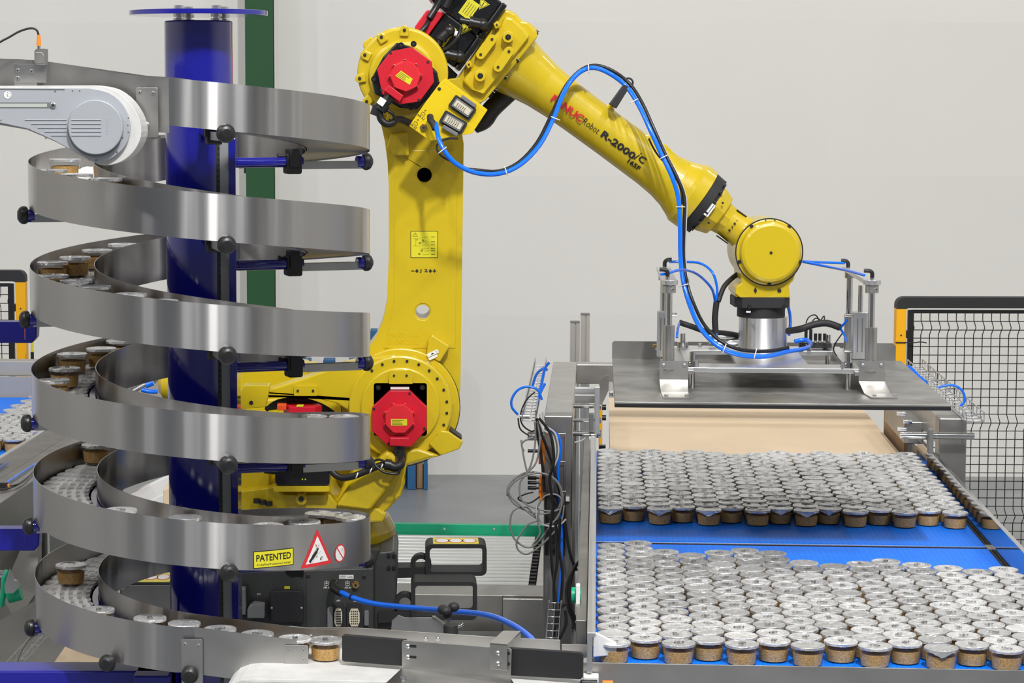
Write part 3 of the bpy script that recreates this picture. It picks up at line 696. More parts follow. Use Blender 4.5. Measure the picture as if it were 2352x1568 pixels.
# J2 printed mark + safety label
mb = MB(); text_px(mb, 'J 2', 973, 622, 19, 8.5, YR - .1035, bold=.012); text_px(mb, '-', 948, 622, 7, 1.8, YR - .1035, bold=.03); text_px(mb, '+', 998, 622, 8, 8, YR - .1035, bold=.03)
for x in (957.5, 988.5): quad_px(mb, [(x - 4, 622), (x, 617.5), (x + 4, 622), (x, 626.5)], YR - .1035)
ob('axis_mark', mb, INK, arm)
mb = MB(); mb.prism(pxp(rrect(943, 1005.5, 530.5, 592, 2.5), YR - .103), YR - .103, YR - .102, 1); mb.prism(pxp(rrect(944.2, 1004.3, 531.7, 590.8, 2), YR - .1035), YR - .1035, YR - .103, 0)
YL_ = YR - .1039
for a, b in (((948, 543), (953.5, 534)), ((953.5, 534), (959, 543)), ((959, 543), (948, 543))): line_px(mb, a, b, .7, YL_, 1)
line_px(mb, (953.5, 537), (953.5, 541.5), .8, YL_, 1)
for y, x0 in ((544, 968), (555, 975), (562, 970), (570.5, 968), (575.5, 975), (584, 970)): line_px(mb, (990, y), (999, y), 1.1, YL_, 1); line_px(mb, (x0, y + 1), (985, y), .35, YL_, 1)
for cx_, cy_ in ((964, 558), (971, 552), (963, 583), (969, 575)): mb.prism(pxp(circ(cx_, cy_, 2.4, 10), YL_), YL_, YL_ + .0005, 1, holes=[pxp(circ(cx_, cy_, 1.4, 8), YL_)])
line_px(mb, (964, 558), (980, 552), .5, YL_, 1); line_px(mb, (948, 548), (968, 548), .4, YL_, 1); line_px(mb, (955, 548), (955, 564), .5, YL_, 1); line_px(mb, (948, 564), (966, 565), .4, YL_, 1)
for cx_ in (957, 957): text_px(mb, 'TOX', cx_, 550.5, 6, 2.6, YL_, mat=1)
ob('lifting_label', mb, [LABY, INK], arm, label='square yellow lifting instruction label with black border')
# --- turret (rotating body) in front of and left of the link
tur = [(545, 905), (600, 899), (610, 897), (700, 868), (795, 834), (850, 822), (900, 815), (955, 818), (1000, 843), (1030, 885), (1042, 930), (1036, 975), (1031, 991), (1064, 1014), (1055, 1031), (1010, 1047), (934, 1069),
       (930, 1110), (921, 1138), (887, 1174), (850, 1182), (800, 1165), (770, 1160), (790, 1110), (835, 1050), (838, 1020), (806, 990), (800, 943), (770, 925), (723, 914), (610, 911), (545, 935)]
plate('turret', tur, YR - .21, YR - .115, YEL, rb, .008, seg=3)
mb = MB(); disc(mb, 920, 935, 137, YR - .14, YR - .10, bev=.004, n=64); disc(mb, 920, 935, 120, YR - .235, YR - .14, bev=.006, n=64); disc(mb, 920, 935, 92, YR - .245, YR - .23, bev=.005, n=64); disk = ob('joint_housing', mb, YEL, rb)
mb = MB(); disc(mb, 920, 935, 138.5, YR - .115, YR - .10, bev=0, n=64); ob('joint_gap', mb, INK, rb)
bolts(disk, [(920 + 107 * math.cos(D2R(a)), 935 - 107 * math.sin(D2R(a))) for a in (128, 113, 98, 82, 67, 52, 38, 22, 7, -7, -22, -37)], YR - .235, 3.2)
plate('motor_pad', [(893, 868), (896, 850), (945, 850), (948, 868), (948, 882), (893, 882)], YR - .258, YR - .24, YEL, rb, .003)
bolts(rb, [(905, 862), (934, 862)], YR - .258, 2.6)
plate('beam_pad', rrect(675, 729, 886, 909, 3), YR - .22, YR - .20, YEL, rb, .003); bolts(rb, [(684, 897), (719, 897)], YR - .22, 2.8)
plate('foot_web', [(934, 1069), (1010, 1047), (960, 1030), (880, 1040), (775, 1155), (850, 1180), (887, 1174), (921, 1138)], YR - .26, YR - .20, YEL, rb, .008)
plate('foot_web', [(770, 1162), (800, 1118), (890, 1035), (935, 1062), (900, 1110), (850, 1172)], YR - .31, YR - .26, YEL, rb, .01)
plate('rear_stop', [(1031, 991), (1064, 1014), (1055, 1031), (1012, 1046), (985, 1020), (1012, 990)], YR - .25, YR - .10, YEL, rb, .004)
mb = MB(); line_px(mb, (1033, 988), (1060, 1008), 4, YR - .24, 0, .09); ob('rubber_buffer', mb, INK, rb)
def motor(name_c, sq, octp, cap, cap_r, label_q, Yf, ang):
    m_ = thing_part = bpy.data.objects.new('motor', None); COL.objects.link(m_); m_.parent = rb; c = P(*cap, Yf); m_.location = c - WL[rb]; WL[m_] = c
    plate('motor_flange', sq, Yf, Yf + .05, BLACKG, m_, .005)
    plate('motor_cover', octp, Yf - .035, Yf + .002, RED, m_, .002)
    mb = MB(); n8 = [(cap[0] + cap_r * math.cos(D2R(22.5 + 45 * i + ang)), cap[1] - cap_r * math.sin(D2R(22.5 + 45 * i + ang))) for i in range(8)]
    mb.prism(pxp(n8, Yf - .06), Yf - .06, Yf - .034, 0)
    n8b = [(cap[0] + cap_r * 1.06 * math.cos(D2R(22.5 + 45 * i + ang)), cap[1] - cap_r * 1.06 * math.sin(D2R(22.5 + 45 * i + ang))) for i in range(8)]
    mb.prism(pxp(n8b, Yf - .044), Yf - .044, Yf - .034, 0)
    for i in range(8):
        a = D2R(45 * i + 22.5 + ang); mb2 = P(cap[0] + cap_r * math.cos(a), cap[1] - cap_r * math.sin(a), Yf - .05); mb.cyl((mb2.x, Yf - .05, mb2.z), (mb2.x, Yf - .034, mb2.z), .006, n=10)
    ob('encoder_cap', mb, mat('bright_red_paint', (0.66, 0.02, 0.03, 1), .32, coat=.2), m_, bevel=.0015)
    bolts(m_, [(cap[0] + cap_r * math.cos(D2R(45 * i + 22.5 + ang)), cap[1] - cap_r * math.sin(D2R(45 * i + 22.5 + ang))) for i in range(8)], Yf - .0505, 2.3, INK, 'screw', .002)
    mb = MB(); quad_px(mb, label_q, Yf - .0612, 0)
    cx_ = sum(p[0] for p in label_q) / 4; cy_ = sum(p[1] for p in label_q) / 4; ex = Vector(label_q[1]) - Vector(label_q[0]); ey = Vector(label_q[3]) - Vector(label_q[0])
    for k_, (a0, a1) in enumerate(((.06, .8), (.06, .6), (.06, .7), (.06, .72))):
        o_ = Vector(label_q[0]) + ey * (.2 + .2 * k_); line_px(mb, o_ + ex * a0, o_ + ex * a1, .9, Yf - .0616, 1)
    ob('rating_label', mb, [LABY, INK], m_); return m_
m2 = motor('m2', rrect(858, 981, 879, 1001, 6), [(894, 899), (943, 899), (980, 935), (980, 986), (944, 1026), (893, 1026), (855, 990), (855, 936)], (917, 962), 34, [(898, 962), (935, 962), (935, 977), (898, 977)], YR - .245, 0)
for x, y in ((869, 890), (970, 890)): bolts(m2, [(x, y)], YR - .247, 6, BLACKG, 'bolt', .006, True)
bolts(m2, [(941, 903), (859, 938), (892, 1018), (975, 984)], YR - .281, 3, INK, 'screw', .002)
mb = MB(); quad_px(mb, [(897, 888), (940, 888), (940, 894), (897, 894)], YR - .2465, 0); ob('warning_strip', mb, WHITEG, m2)
plate('connector_block', [(895, 1005), (940, 1005), (940, 1026), (895, 1023)], YR - .32, YR - .27, RED, m2, .002)
ml = MB(); c0 = P(917, 1022, YR - .29)
ml.cyl((c0.x, YR - .29, c0.z), (c0.x, YR - .29, P(0, 1042, YR - .29).z), .018, n=16); ml.cyl((c0.x, YR - .29, P(0, 1040, YR - .29).z), (c0.x, YR - .29, P(0, 1060, YR - .29).z), .021, n=16)
ml.tube([P(917, 1050, YR - .30), P(920, 1064, YR - .33), P(908, 1073, YR - .345), P(892, 1066, YR - .345)], .015, 10); ml.cyl(P(898, 1068, YR - .345), P(884, 1066, YR - .345), .0175, n=14); ml.tube([P(895, 1066, YR - .345), P(875, 1068, YR - .345), P(850, 1078, YR - .345), P(815, 1092, YR - .345), P(785, 1097, YR - .34), P(766, 1086, YR - .33), P(762, 1072, YR - .32)], .0105, 10)
ml.tube([P(885, 1060, YR - .36), P(870, 1055, YR - .35), P(858, 1062, YR - .35), P(880, 1083, YR - .36), P(912, 1088, YR - .36), P(918, 1078, YR - .36)], .004, 6)
ob('motor_cable', ml, BLACK, m2)
for x, y in ((852, 1078), (820, 1090), (877, 1069)): mb = MB(); mb.cyl(P(x - 1.2, y, YR - .345), P(x + 1.2, y + 1, YR - .345), .0125, n=12); ob('cable_tie', mb, WHITE, m2)
# --- elbow housing (joint 3)
mb = MB(); disc(mb, 925, 167, 104, YR - .215, YR - .06, bev=.01, n=64); disc(mb, 925, 172, 78, YR - .24, YR - .20, bev=.012, n=48)
elb = ob('elbow_housing', mb, YEL, rb)
lugs = [(929, 69), (876, 85), (838, 126), (826, 180), (842, 233), (896, 277)]
for x, y in lugs:
    a = math.atan2(y - 167, x - 925); T = (x, y)
    mb = MB(); ca, sa = math.cos(a), math.sin(a); pl = []
    for u, t in ((-14, -10), (2, -10), (9, -6), (11, 0), (9, 6), (2, 10), (-14, 10)): pl.append((x + u * ca - t * sa, y + u * sa + t * ca))
    mb.prism(pxp(pl[::-1], YR - .225), YR - .225, YR - .13); ob('lug', mb, YEL, elb, bevel=.003)
bolts(elb, lugs, YR - .225, 3.8)
plate('lug', [(833, 108), (836, 96), (851, 84), (860, 90), (856, 102), (842, 112)], YR - .19, YR - .13, YEL, elb, .003)
body = [(1157, 20), (1172, 24), (1186, 32), (1200, 48), (1214, 50), (1232, 70), (1236, 84), (1116, 230), (1104, 236), (1098, 262), (1060, 268), (1012, 262), (985, 230), (1000, 185), (1052, 178)]
plate('gearbox_body', body, YR - .13, YR + .15, YEL, elb, .012, seg=3)
plate('shadow_filler', [(985, 108), (1052, 172), (1032, 196), (990, 175)], YR - .10, YR + .05, BLACKG, elb, .003)  # added black filler standing for motor bulk and the shadow behind it
plate('gearbox_face', [(1160, 36), (1180, 42), (1206, 66), (1218, 82), (1112, 216), (1080, 205), (1062, 186), (1150, 60)], YR - .155, YR - .12, YEL, elb, .01, seg=3)
def capsule(a, b, r):
    d = Vector((b[0] - a[0], b[1] - a[1])); t = math.atan2(d.y, d.x); pl = []
    for k_ in range(9): an = t + math.pi / 2 + math.pi * k_ / 8; pl.append((a[0] + r * math.cos(an), a[1] + r * math.sin(an)))
    for k_ in range(9): an = t - math.pi / 2 + math.pi * k_ / 8; pl.append((b[0] + r * math.cos(an), b[1] + r * math.sin(an)))
    return pl
for a, b in (((1130, 90), (1104, 125)), ((1169, 118), (1144, 154))):
    plate('mounting_pad', capsule(a, b, 11), YR - .185, YR - .14, YEL, elb, .003); bolts(elb, [a, b], YR - .185, 3.2)
for x, y in ((1167, 85), (1103, 174)):
    mb = MB(); disc(mb, x, y, 13, YR - .19, YR - .14, bev=.002, n=24); ob('boss', mb, YEL, elb); bolts(elb, [(x, y)], YR - .19, 6.5, BLACKG, 'bolt', .003, True)
for x, y in ((1141, 57), (1077, 148)):
    plate('mounting_pad', [(x - 8, y - 2), (x + 2, y - 10), (x + 8, y + 1), (x - 2, y + 10)], YR - .175, YR - .14, YEL, elb, .002); bolts(elb, [(x, y)], YR - .175, 2.2)
# black motors above the elbow, turned with the forearm
AX = Vector((math.cos(D2R(36.06)), 0, -math.sin(D2R(36.06)))); LT = Vector((math.sin(D2R(36.06)), 0, math.cos(D2R(36.06)))); J5 = P(1768, 580, YR); KP = YR / FPX
def AP(s_, t_, y_=0.0): return J5 - AX * (s_ * KP) + LT * (t_ * KP) + Vector((0, y_, 0))   # s back along the forearm, t across, in photo pixels at the arm's depth
def oprism(mb, pts, y0, y1, mat=0): mb.prism([((q := AP(a, b)).x, q.z) for a, b in pts], YR + y0, YR + y1, mat)
m3 = motor('m3', [(911, 97), (948, 108), (1004, 165), (1012, 200), (958, 252), (918, 248), (860, 215), (853, 180), (880, 130)],
           [(866, 159), (897, 118), (946, 108), (992, 141), (997, 189), (964, 233), (918, 240), (878, 216)], (931, 175), 35, [(921, 162), (948, 181), (941, 195), (908, 174)], YR - .27, -20)
bolts(m3, [(897, 121), (983, 142), (962, 229), (876, 207)], YR - .306, 3, INK, 'screw', .002)
bolts(m3, [(921, 104), (950, 101), (944, 246), (859, 182)], YR - .272, 7, BLACKG, 'bolt', .006, True)
plate('connector_block', [(893, 195), (927, 220), (918, 234), (882, 208)], YR - .34, YR - .30, RED, m3, .002)
mb = MB(); mb.cyl(P(897, 222, YR - .31), P(880, 240, YR - .31), .016, n=14); mb.cyl(P(882, 238, YR - .31), P(872, 252, YR - .31), .021, n=14); mb.cyl(P(868, 243, YR - .31), P(860, 265, YR - .31), .015, n=14)
mb.tube([P(872, 250, YR - .31), P(874, 272, YR - .31), P(888, 285, YR - .31), P(902, 282, YR - .30), P(912, 274, YR - .28), P(925, 276, YR - .26), P(942, 284, YR - .24)], .011, 10)
mb.tube([P(885, 250, YR - .31), P(902, 262, YR - .31), P(906, 278, YR - .30), P(896, 290, YR - .29)], .005, 8); ob('motor_cable', mb, BLACK, m3)
mb = MB(); mb.box(-.011, .011, -.002, .002, -.010, .012, T=Matrix.Translation(P(876, 234, YR - .335)) @ Matrix.Rotation(.6, 4, 'Y')); ob('cable_label', mb, WHITEG, m3)
# twin wrist motors
for (t0, t1, s1, nm) in ((0, 93, 1000, 'u'), (-88, 0, 962, 'l')):
    m_ = bpy.data.objects.new('motor', None); COL.objects.link(m_); m_.parent = rb; c = AP(880, (t0 + t1) / 2); m_.location = c - WL[rb]; WL[m_] = c
    mb = MB(); oprism(mb, [(822, t0), (822, t1), (836, t1), (836, t0)], -.15, .10); oprism(mb, [(836, t0 + .5), (836, t1 - .5), (s1 - 36, t1 - .5), (s1 - 36, t0 + .5)], -.13, .08); ob('motor_body', mb, BLACKG, m_, bevel=.005)
    mb = MB(); oprism(mb, [(s1 - 36, t0 + 2), (s1 - 36, t1 - 2), (s1 - 18, t1 - 8), (s1, t1 - 22), (s1, t0 + 22), (s1 - 18, t0 + 8)], -.145, .09); ob('motor_cover', mb, RED, m_, bevel=.003)
    mb = MB()
    if nm == 'u': oprism(mb, [(872, t0 + 16), (872, t0 + 58), (902, t0 + 58), (902, t0 + 16)], -.1315, -.1308)
    else: oprism(mb, [(882, t0 + 22), (882, t0 + 72), (902, t0 + 72), (902, t0 + 22)], -.1315, -.1308)
    for k_ in range(4): oprism(mb, [(876 + k_ * 6, t0 + 22), (876 + k_ * 6, t0 + 50), (877 + k_ * 6, t0 + 50), (877 + k_ * 6, t0 + 22)], -.1319, -.1314, 1)
    ob('rating_label', mb, [LABY, INK], m_)
    mb = MB(); a0 = (868, t0 + 64 if nm == 'u' else t0 + 84)
    for k_, (m1, sc1) in enumerate(((0, 1.0), (1, .84), (0, .70))): oprism(mb, [(a0[0] - 13 * sc1, a0[1] + 8 * sc1), (a0[0] + 13 * sc1, a0[1] + 8 * sc1), (a0[0], a0[1] - 15 * sc1)], -.1316 - .0004 * k_, -.131, m1)
    oprism(mb, [(a0[0] - 1, a0[1] + 4), (a0[0] + 1, a0[1] + 4), (a0[0] + 1, a0[1] - 6), (a0[0] - 1, a0[1] - 6)], -.133, -.1326, 1); ob('shock_warning', mb, [LABY, INK], m_, label='yellow triangular electric shock warning')
    mb = MB()
    for sx_, tx, dx, dt in ((850, t0 + 22, 26, -12), (s1 - 60, t0 + 55, -6, -32)):
        mb.cyl(AP(sx_ - 8, tx + 4, -.13), AP(sx_ - 8, tx + 4, -.17), .017, n=14); mb.ball(AP(sx_ - 8, tx + 4, -.172), .018); mb.cyl(AP(sx_ - 8, tx + 4, -.172), AP(sx_ + dx * .6, tx + dt * .6, -.172), .015, n=14); mb.cyl(AP(sx_ + dx * .5, tx + dt * .5, -.172), AP(sx_ + dx * .75, tx + dt * .75, -.172), .0185, n=14); mb.cyl(AP(sx_ + dx * .7, tx + dt * .7, -.172), AP(sx_ + dx * 1.5, tx + dt * 1.5, -.172), .010, n=12)
    ob('plug', mb, BLACK, m_)
mb = MB()
mb.tube([P(1058, 62, YR - .18), P(1052, 85, YR - .2), P(1030, 108, YR - .19), P(1012, 120, YR - .18), P(1006, 140, YR - .17), P(1013, 158, YR - .16)], .0055, 8)
mb.tube([P(975, 45, YR - .1), P(968, 75, YR - .16), P(966, 100, YR - .18), P(985, 110, YR - .19), P(1000, 118, YR - .19)], .0055, 8); mb.tube([P(1005, 10, YR - .05), P(990, 35, YR - .12), P(978, 60, YR - .16), P(962, 80, YR - .17), P(962, 98, YR - .18)], .008, 8)
mb.tube([P(1010, 0, YR - .12), P(1000, 20, YR - .14), P(986, 42, YR - .15)], .011, 8)
ob('motor_cables', mb, BLACK, rb)
for x, y in ((1047, 77), (1010, 130), (970, 103), (1013, 158)): mb = MB(); mb.cyl(P(x - 3, y - 1, YR - .197), P(x + 3, y + 1, YR - .197), .009, n=10); ob('cable_tie', mb, WHITE, rb)
mb = MB(); mb.tube([P(1090, 285, YR + .08), P(1112, 275, YR + .07), P(1128, 252, YR + .06), P(1148, 232, YR + .05), P(1172, 210, YR + .05)], .030, 14)
ob('sleeve', mb, mat('wrinkled_black_sleeve', (.02, .018, .015, 1), .5, bump=1.0, bscale=60), rb)
# connector panel
pn = plate('connector_panel', [(1013, 187), (1115, 260), (1084, 307), (1052, 311), (988, 324), (940, 289), (975, 238)], YR - .33, YR - .322, YELS, rb, .0012)
bolts(pn, [(1009, 204)], YR - .33, 4, INK, 'screw', .002); plate('panel_side', [(1013, 187), (1024, 180), (1120, 252), (1115, 260)], YR - .33, YR - .18, YELS, pn, .001)
for (cx_, cy_, a_) in ((1062, 247, -35), (1041, 281, -30)):
    T = Matrix.Translation(P(cx_, cy_, YR - .33)) @ Matrix.Rotation(D2R(-a_), 4, 'Y')
    mb = MB(); mb.rbox(-.039, .039, -.010, 0, -.021, .021, .005, T=T); ob('connector_frame', mb, BLACKM, pn, bevel=.001)
    mb = MB(); mb.rbox(-.031, .031, -.018, -.008, -.015, .015, .004, T=T, mat=0); mb.rbox(-.027, .027, -.020, -.017, -.010, .010, .002, T=T, mat=1)
    for i in range(6 if cx_ < 1050 else 5):
        for j in range(4 if cx_ < 1050 else 3): mb.cyl(T @ Vector((-.018 + i * .0066, -.0202, -.0066 + j * .0045)), T @ Vector((-.018 + i * .0066, -.0206, -.0066 + j * .0045)), .0016, n=6, mat=2)
    ob('connector', mb, [GREYP, mat('pin_insert', (.60, .55, .42, 1), .5), INK], pn)
    mb = MB(); s_ = 1 if cx_ > 1050 else -1; mb.box(-.022, .030, -.016, -.002, s_ * .020, s_ * .032, T=T); ob('latch_cover', mb, GREYP, pn, bevel=.002)
mb = MB(); c = P(973, 293, YR - .33); mb.lathe(c, (0, -1, 0), [(0, .012), (.003, .012), (.003, .0095), (.010, .0095), (.0101, .005)], 6, 0, smooth=False); mb.cyl(c + Vector((0, -.0101, 0)), c + Vector((0, -.0104, 0)), .0045, n=10, mat=1); ob('air_port', mb, [BRASS, INK], pn, label='open brass air port')
mb = MB(); text_px(mb, 'AIR A2', 967, 268, 19, 6, YR - .3312, ang=-38); text_px(mb, 'AIR B2', 949, 289, 19, 6, YR - .3312, ang=-38)
for x, y in ((974, 259), (957, 281)):
    for a, b in (((-4, -3), (3, 3)), ((3, 3), (0, 8)), ((-4, -3), (-7, 2)), ((-7, 2), (0, 8)), ((0, -1), (4, -7)), ((4, -7), (1, -6)), ((4, -7), (5, -4))): line_px(mb, (x + a[0], y + a[1]), (x + b[0], y + b[1]), .7, YR - .331)
ob('port_labels', mb, INK, pn)
# --- forearm and wrist: turned shapes about the forearm axis
fa = MB(); prof = [(735, 92), (735, 97), (752, 97)]
fp = [(755, 97), (737, 97), (735, 95), (734, 74), (715, 70), (690, 64), (650, 57), (600, 53), (540, 51.5), (450, 51), (340, 52), (300, 55), (270, 61), (245, 71), (238, 75), (234, 77.5), (208, 77.5), (207, 74)]
fa.lathe(J5, -AX, [(a * KP, b * KP) for a, b in fp[::-1]], 56); fore = ob('forearm', fa, YEL, rb)
plate('forearm_boss', [(1287, 178), (1292, 170), (1302, 171), (1308, 180), (1306, 192), (1292, 190)], YR - .03, YR + .03, YEL, fore, .004)
plate('forearm_boss', [(1393, 240), (1404, 238), (1412, 252), (1408, 262), (1390, 255)], YR - .03, YR + .03, YEL, fore, .004)
plate('forearm_rib', [(1478, 308), (1490, 310), (1530, 332), (1580, 382), (1540, 370), (1490, 330)], YR - .03, YR + .03, YEL, fore, .004)
for k_ in range(12):
    a = 2 * math.pi * k_ / 12 + .1; off = (LT * math.cos(a) + Vector((0, 1, 0)) * math.sin(a)) * 90 * KP
    mb = MB(); mb.cyl(AP(735, 0) + off, AP(727, 0) + off, .0072, n=12); ob('flange_bolt', mb, BLACKG, fore)
def ftext(mb, s_, sc_, tc_, wpx, hpx, mat=0, bold=0.0, shear=0.0, rr=52.3):
    R_ = rr * KP + .0015
    def fn(a, t):
        tt = tc_ * KP + t; p = J5 - AX * (sc_ * KP - a) + LT * tt
        p.y -= math.sqrt(max(0, R_ * R_ - tt * tt)) ; return p
    text_fn(mb, s_, wpx * KP, hpx * KP, fn, mat, bold, shear)
def st(px, py):
    q = P(px, py, YR - .06) - J5; return -q.dot(AX) / KP, q.dot(LT) / KP
mb = MB(); s_, t_ = st(1303, 249); ftext(mb, 'FANUC', s_, t_, 86, 18, 0, .035, 0, 56); ob('maker_name', mb, REDL, fore, label='red maker name lettering')
mb = MB(); s_, t_ = st(1358, 289); ftext(mb, 'Robot', s_, t_, 43, 15, 0, -.008)
s_, t_ = st(1420, 333); ftext(mb, 'R-2000', s_, t_, 92, 17, 0, .035); s_, t_ = st(1464, 358); ftext(mb, 'i', s_, t_, 8, 22, 0, .01, .4); s_, t_ = st(1474, 366); ftext(mb, 'C', s_, t_, 17, 16, 0, .035)
s_, t_ = st(1456, 378); ftext(mb, '165F', s_, t_, 33, 11, 0, .03); ob('model_name', mb, INK, fore, label='black model lettering')
mb = MB(); mb.lathe(J5, -AX, [(a * KP, b * KP) for a, b in ((176, 60), (177, 63), (184, 65), (184.5, 72), (207, 74))], 56); ob('wrist_band', mb, BLACKM, rb)
for k_ in range(14):
    a = 2 * math.pi * k_ / 14; off = (LT * math.cos(a) + Vector((0, 1, 0)) * math.sin(a)) * 66 * KP
    mb = MB(); mb.cyl(AP(186, 0) + off, AP(177, 0) + off, .008, n=10); ob('band_bolt', mb, BLACK, rb)
mb = MB(); mb.lathe(J5, -AX, [(a * KP, b * KP) for a, b in ((120, 36), (143, 40), (144, 50), (147, 52), (170, 60), (176, 60))], 12, smooth=False); ob('wrist_collar', mb, YEL, rb, bevel=.002)
bolts(rb, [(1660, 466), (1628, 512)], YR - .088, 2.6)
mb = MB(); T = Matrix.Translation(P(1631, 483, YR - .095)) @ Matrix.Rotation(D2R(-54), 4, 'Y'); mb.box(-.022, .022, -.001, 0, -.006, .010, T=T); mb.box(-.020, .020, -.0014, -.001, -.001, .001, T=T, mat=1); ob('mastering_scale', mb, [WHITEG, INK], rb)
mb = MB(); mb.lathe(J5, -AX, [(a * KP, b * KP) for a, b in ((10, 46), (60, 42), (90, 38), (124, 36))], 40); neck = ob('wrist_neck', mb, YEL, rb)
mb = MB(); c = st(1683, 521); 
def nf(sc_, tc_, R_):
    def fn(a, t):
        ss = sc_ * KP + t; tt = tc_ * KP + a; p = J5 - AX * ss + LT * tt; p.y -= math.sqrt(max(0, R_ * R_ - tt * tt)); return p
    return fn
text_fn(mb, '- \u2666 J4 \u2666 +', 40 * KP, 7 * KP, nf(c[0], c[1], 40 * KP), 0, .02); ob('axis_mark', mb, INK, neck)
mb = MB(); line_px(mb, (1693, 482), (1715, 498), 3, YR - .03, 0, .03); ob('neck_strip', mb, INK, neck)
mb = MB(); line_px(mb, (1648, 542), (1672, 559), 3, YR - .03, 0, .03); ob('neck_strip', mb, INK, neck)
mb = MB(); disc(mb, 1767, 579, 77, YR - .10, YR + .11, bev=.006, n=64); wr = ob('wrist_housing', mb, YEL, rb)
mb = MB(); disc(mb, 1771, 580, 70, YR - .125, YR - .09, bev=.012, n=64); ob('wrist_cover', mb, YEL, rb)
mb = MB(); disc(mb, 1767, 579, 78.4, YR - .098, YR - .094, bev=0, n=64); ob('cover_gasket', mb, INK, rb)
bolts(wr, [(1771, 580)], YR - .125, 3.2); bolts(wr, [(1726, 519), (1813, 519), (1698, 601), (1838, 601), (1767, 652)], YR - .1005, 4.3, INK, 'screw', .003); bolts(wr, [(1759, 506), (1780, 506)], YR - .1005, 1.4, INK, 'pin', .001)
wl = [(1702, 620), (1830, 620), (1822, 645), (1812, 655), (1815, 684), (1700, 684), (1688, 674), (1690, 658), (1703, 650)]
hp_ = plate('wrist_hand', wl, YR - .085, YR + .085, YEL, rb, .005, seg=3)
plate('hand_gusset', [(1688, 660), (1703, 648), (1712, 684), (1689, 682)], YR - .06, YR + .06, YEL, rb, .003)
bolts(hp_, [(1790, 667)], YR - .0855, 4.6, INK, 'screw', .003); mb = MB(); quad_px(mb, [(1731, 667), (1735, 659), (1739, 667), (1735, 675)], YR - .0865, 0, .002); ob('oil_plug', mb, INK, hp_)
def zcyl(mb, px, y0, y1, rpx, Y, m_=0, n=48, bev=.0015):
    k_ = Y / FPX; a = P(px, y0, Y - rpx * k_); b = P(px, y1, Y - rpx * k_); r = rpx * k_; mb.lathe((a.x, Y, a.z), (0, 0, -1), [(0, r - bev), (bev, r), (a.z - b.z, r)], n, m_); return b.z
mb = MB(); a, b = P(1690, 684, YR - .08), P(1817, 707, YR - .08); mb.prism([(a.x + .02, YR - .083), (b.x - .02, YR - .083), (b.x, YR - .05), (b.x, YR + .06), (b.x - .02, YR + .083), (a.x + .02, YR + .083), (a.x, YR + .06), (a.x, YR - .05)], b.z, a.z, 0, ax='z'); ob('tool_flange', mb, BLACKM, rb, bevel=.002)
mb = MB(); zcyl(mb, 1756, 704, 731, 55, YR); ob('sensor_ring', mb, BLACKM, rb)
mb = MB(); quad_px(mb, [(1714, 714), (1724, 714), (1724, 718), (1714, 718)], YR - .078); ob('ring_mark', mb, WHITE, rb)
bolts(rb, [(1721, 704), (1801, 704)], YR - .083, 5, BLACK, 'bolt', .006)
# --- lower body seen through the spiral
YB1 = YR - .02
plate('balancer_housing', [(545, 838), (705, 838), (708, 846), (712, 905), (545, 912)], YB1 + .10, YB1 + .28, YEL, rb, .01)
mb = MB(); a = P(365, 880, YB1 + .2); b = P(640, 868, YB1 + .2); mb.lathe(a, b - a, [(0, .03), (.012, .05), (.05, .068), ((b - a).length, .07)], 36); ob('balancer_cylinder', mb, YEL, rb)
plate('balancer_flange', [(690, 838), (727, 838), (727, 868), (690, 880)], YB1 + .12, YB1 + .24, YEL, rb, .004); bolts(rb, [(724, 840), (724, 853)], YB1 + .12, 4, BLACK, 'bolt', .02)
mb = MB(); quad_px(mb, [(546, 838), (640, 836), (640, 840), (546, 842)], YB1 + .098); ob('label_strip', mb, LABY, rb)
plate('bracket_block', [(543, 912), (560, 885), (618, 885), (618, 898), (610, 935), (543, 940)], YR - .27, YR - .20, YEL, rb, .004); bolts(rb, [(577, 924)], YR - .27, 4.5, BLACKG, 'bolt', .004, True)
plate('turret_back', [(545, 920), (800, 905), (815, 1060), (795, 1165), (545, 1165)], YR + .05, YR + .20, YEL, rb, .01)
plate('turret_wall', [(545, 1063), (600, 1063), (620, 1090), (620, 1160), (545, 1160)], YR - .22, YR - .02, YEL, rb, .006)
plate('turret_base', [(545, 1130), (640, 1118), (650, 1135), (760, 1135), (775, 1158), (870, 1168), (888, 1180), (880, 1200), (545, 1215)], YR - .28, YR + .2, YEL, rb, .008)
plate('gear_cover', rrect(628, 757, 1116, 1129, 5), YR - .33, YR - .15, YEL, rb, .004)
plate('motor_skirt', [(631, 1066), (757, 1066), (757, 1112), (750, 1115), (636, 1115), (631, 1108)], YR - .33, YR - .15, BLACKG, rb, .006)
mb = MB(); quad_px(mb, [(693, 1099), (696, 1099), (696, 1102), (693, 1102)], YR - .3312); quad_px(mb, [(700, 1099), (703, 1099), (703, 1102), (700, 1102)], YR - .3312); ob('paint_dot', mb, LABY, rb)
mb = MB(); disc(mb, 692, 1147, 14, YR - .30, YR - .25, bev=.004, n=24); ob('boss', mb, YEL, rb); bolts(rb, [(692, 1145)], YR - .30, 6, BLACKG, 'bolt', .004, True)
mb = MB()
for x, y in ((590, 1146), (604, 1149), (618, 1152)): q = P(x, y, YR - .3); mb.cyl((q.x, YR - .3, q.z - .012), (q.x, YR - .3, q.z + .002), .011, n=16)
ob('cap_screw', mb, BLACK, rb)
mb = MB()
for dy, r_ in ((0, 0), (6, .01), (12, .02)): mb.tube([P(612, 940 - dy * .2, YR - .12), P(640, 922 + dy, YR - .14), P(690, 918 + dy, YR - .15), P(735, 930 + dy, YR - .14), P(765, 948, YR - .12)], .008, 8)
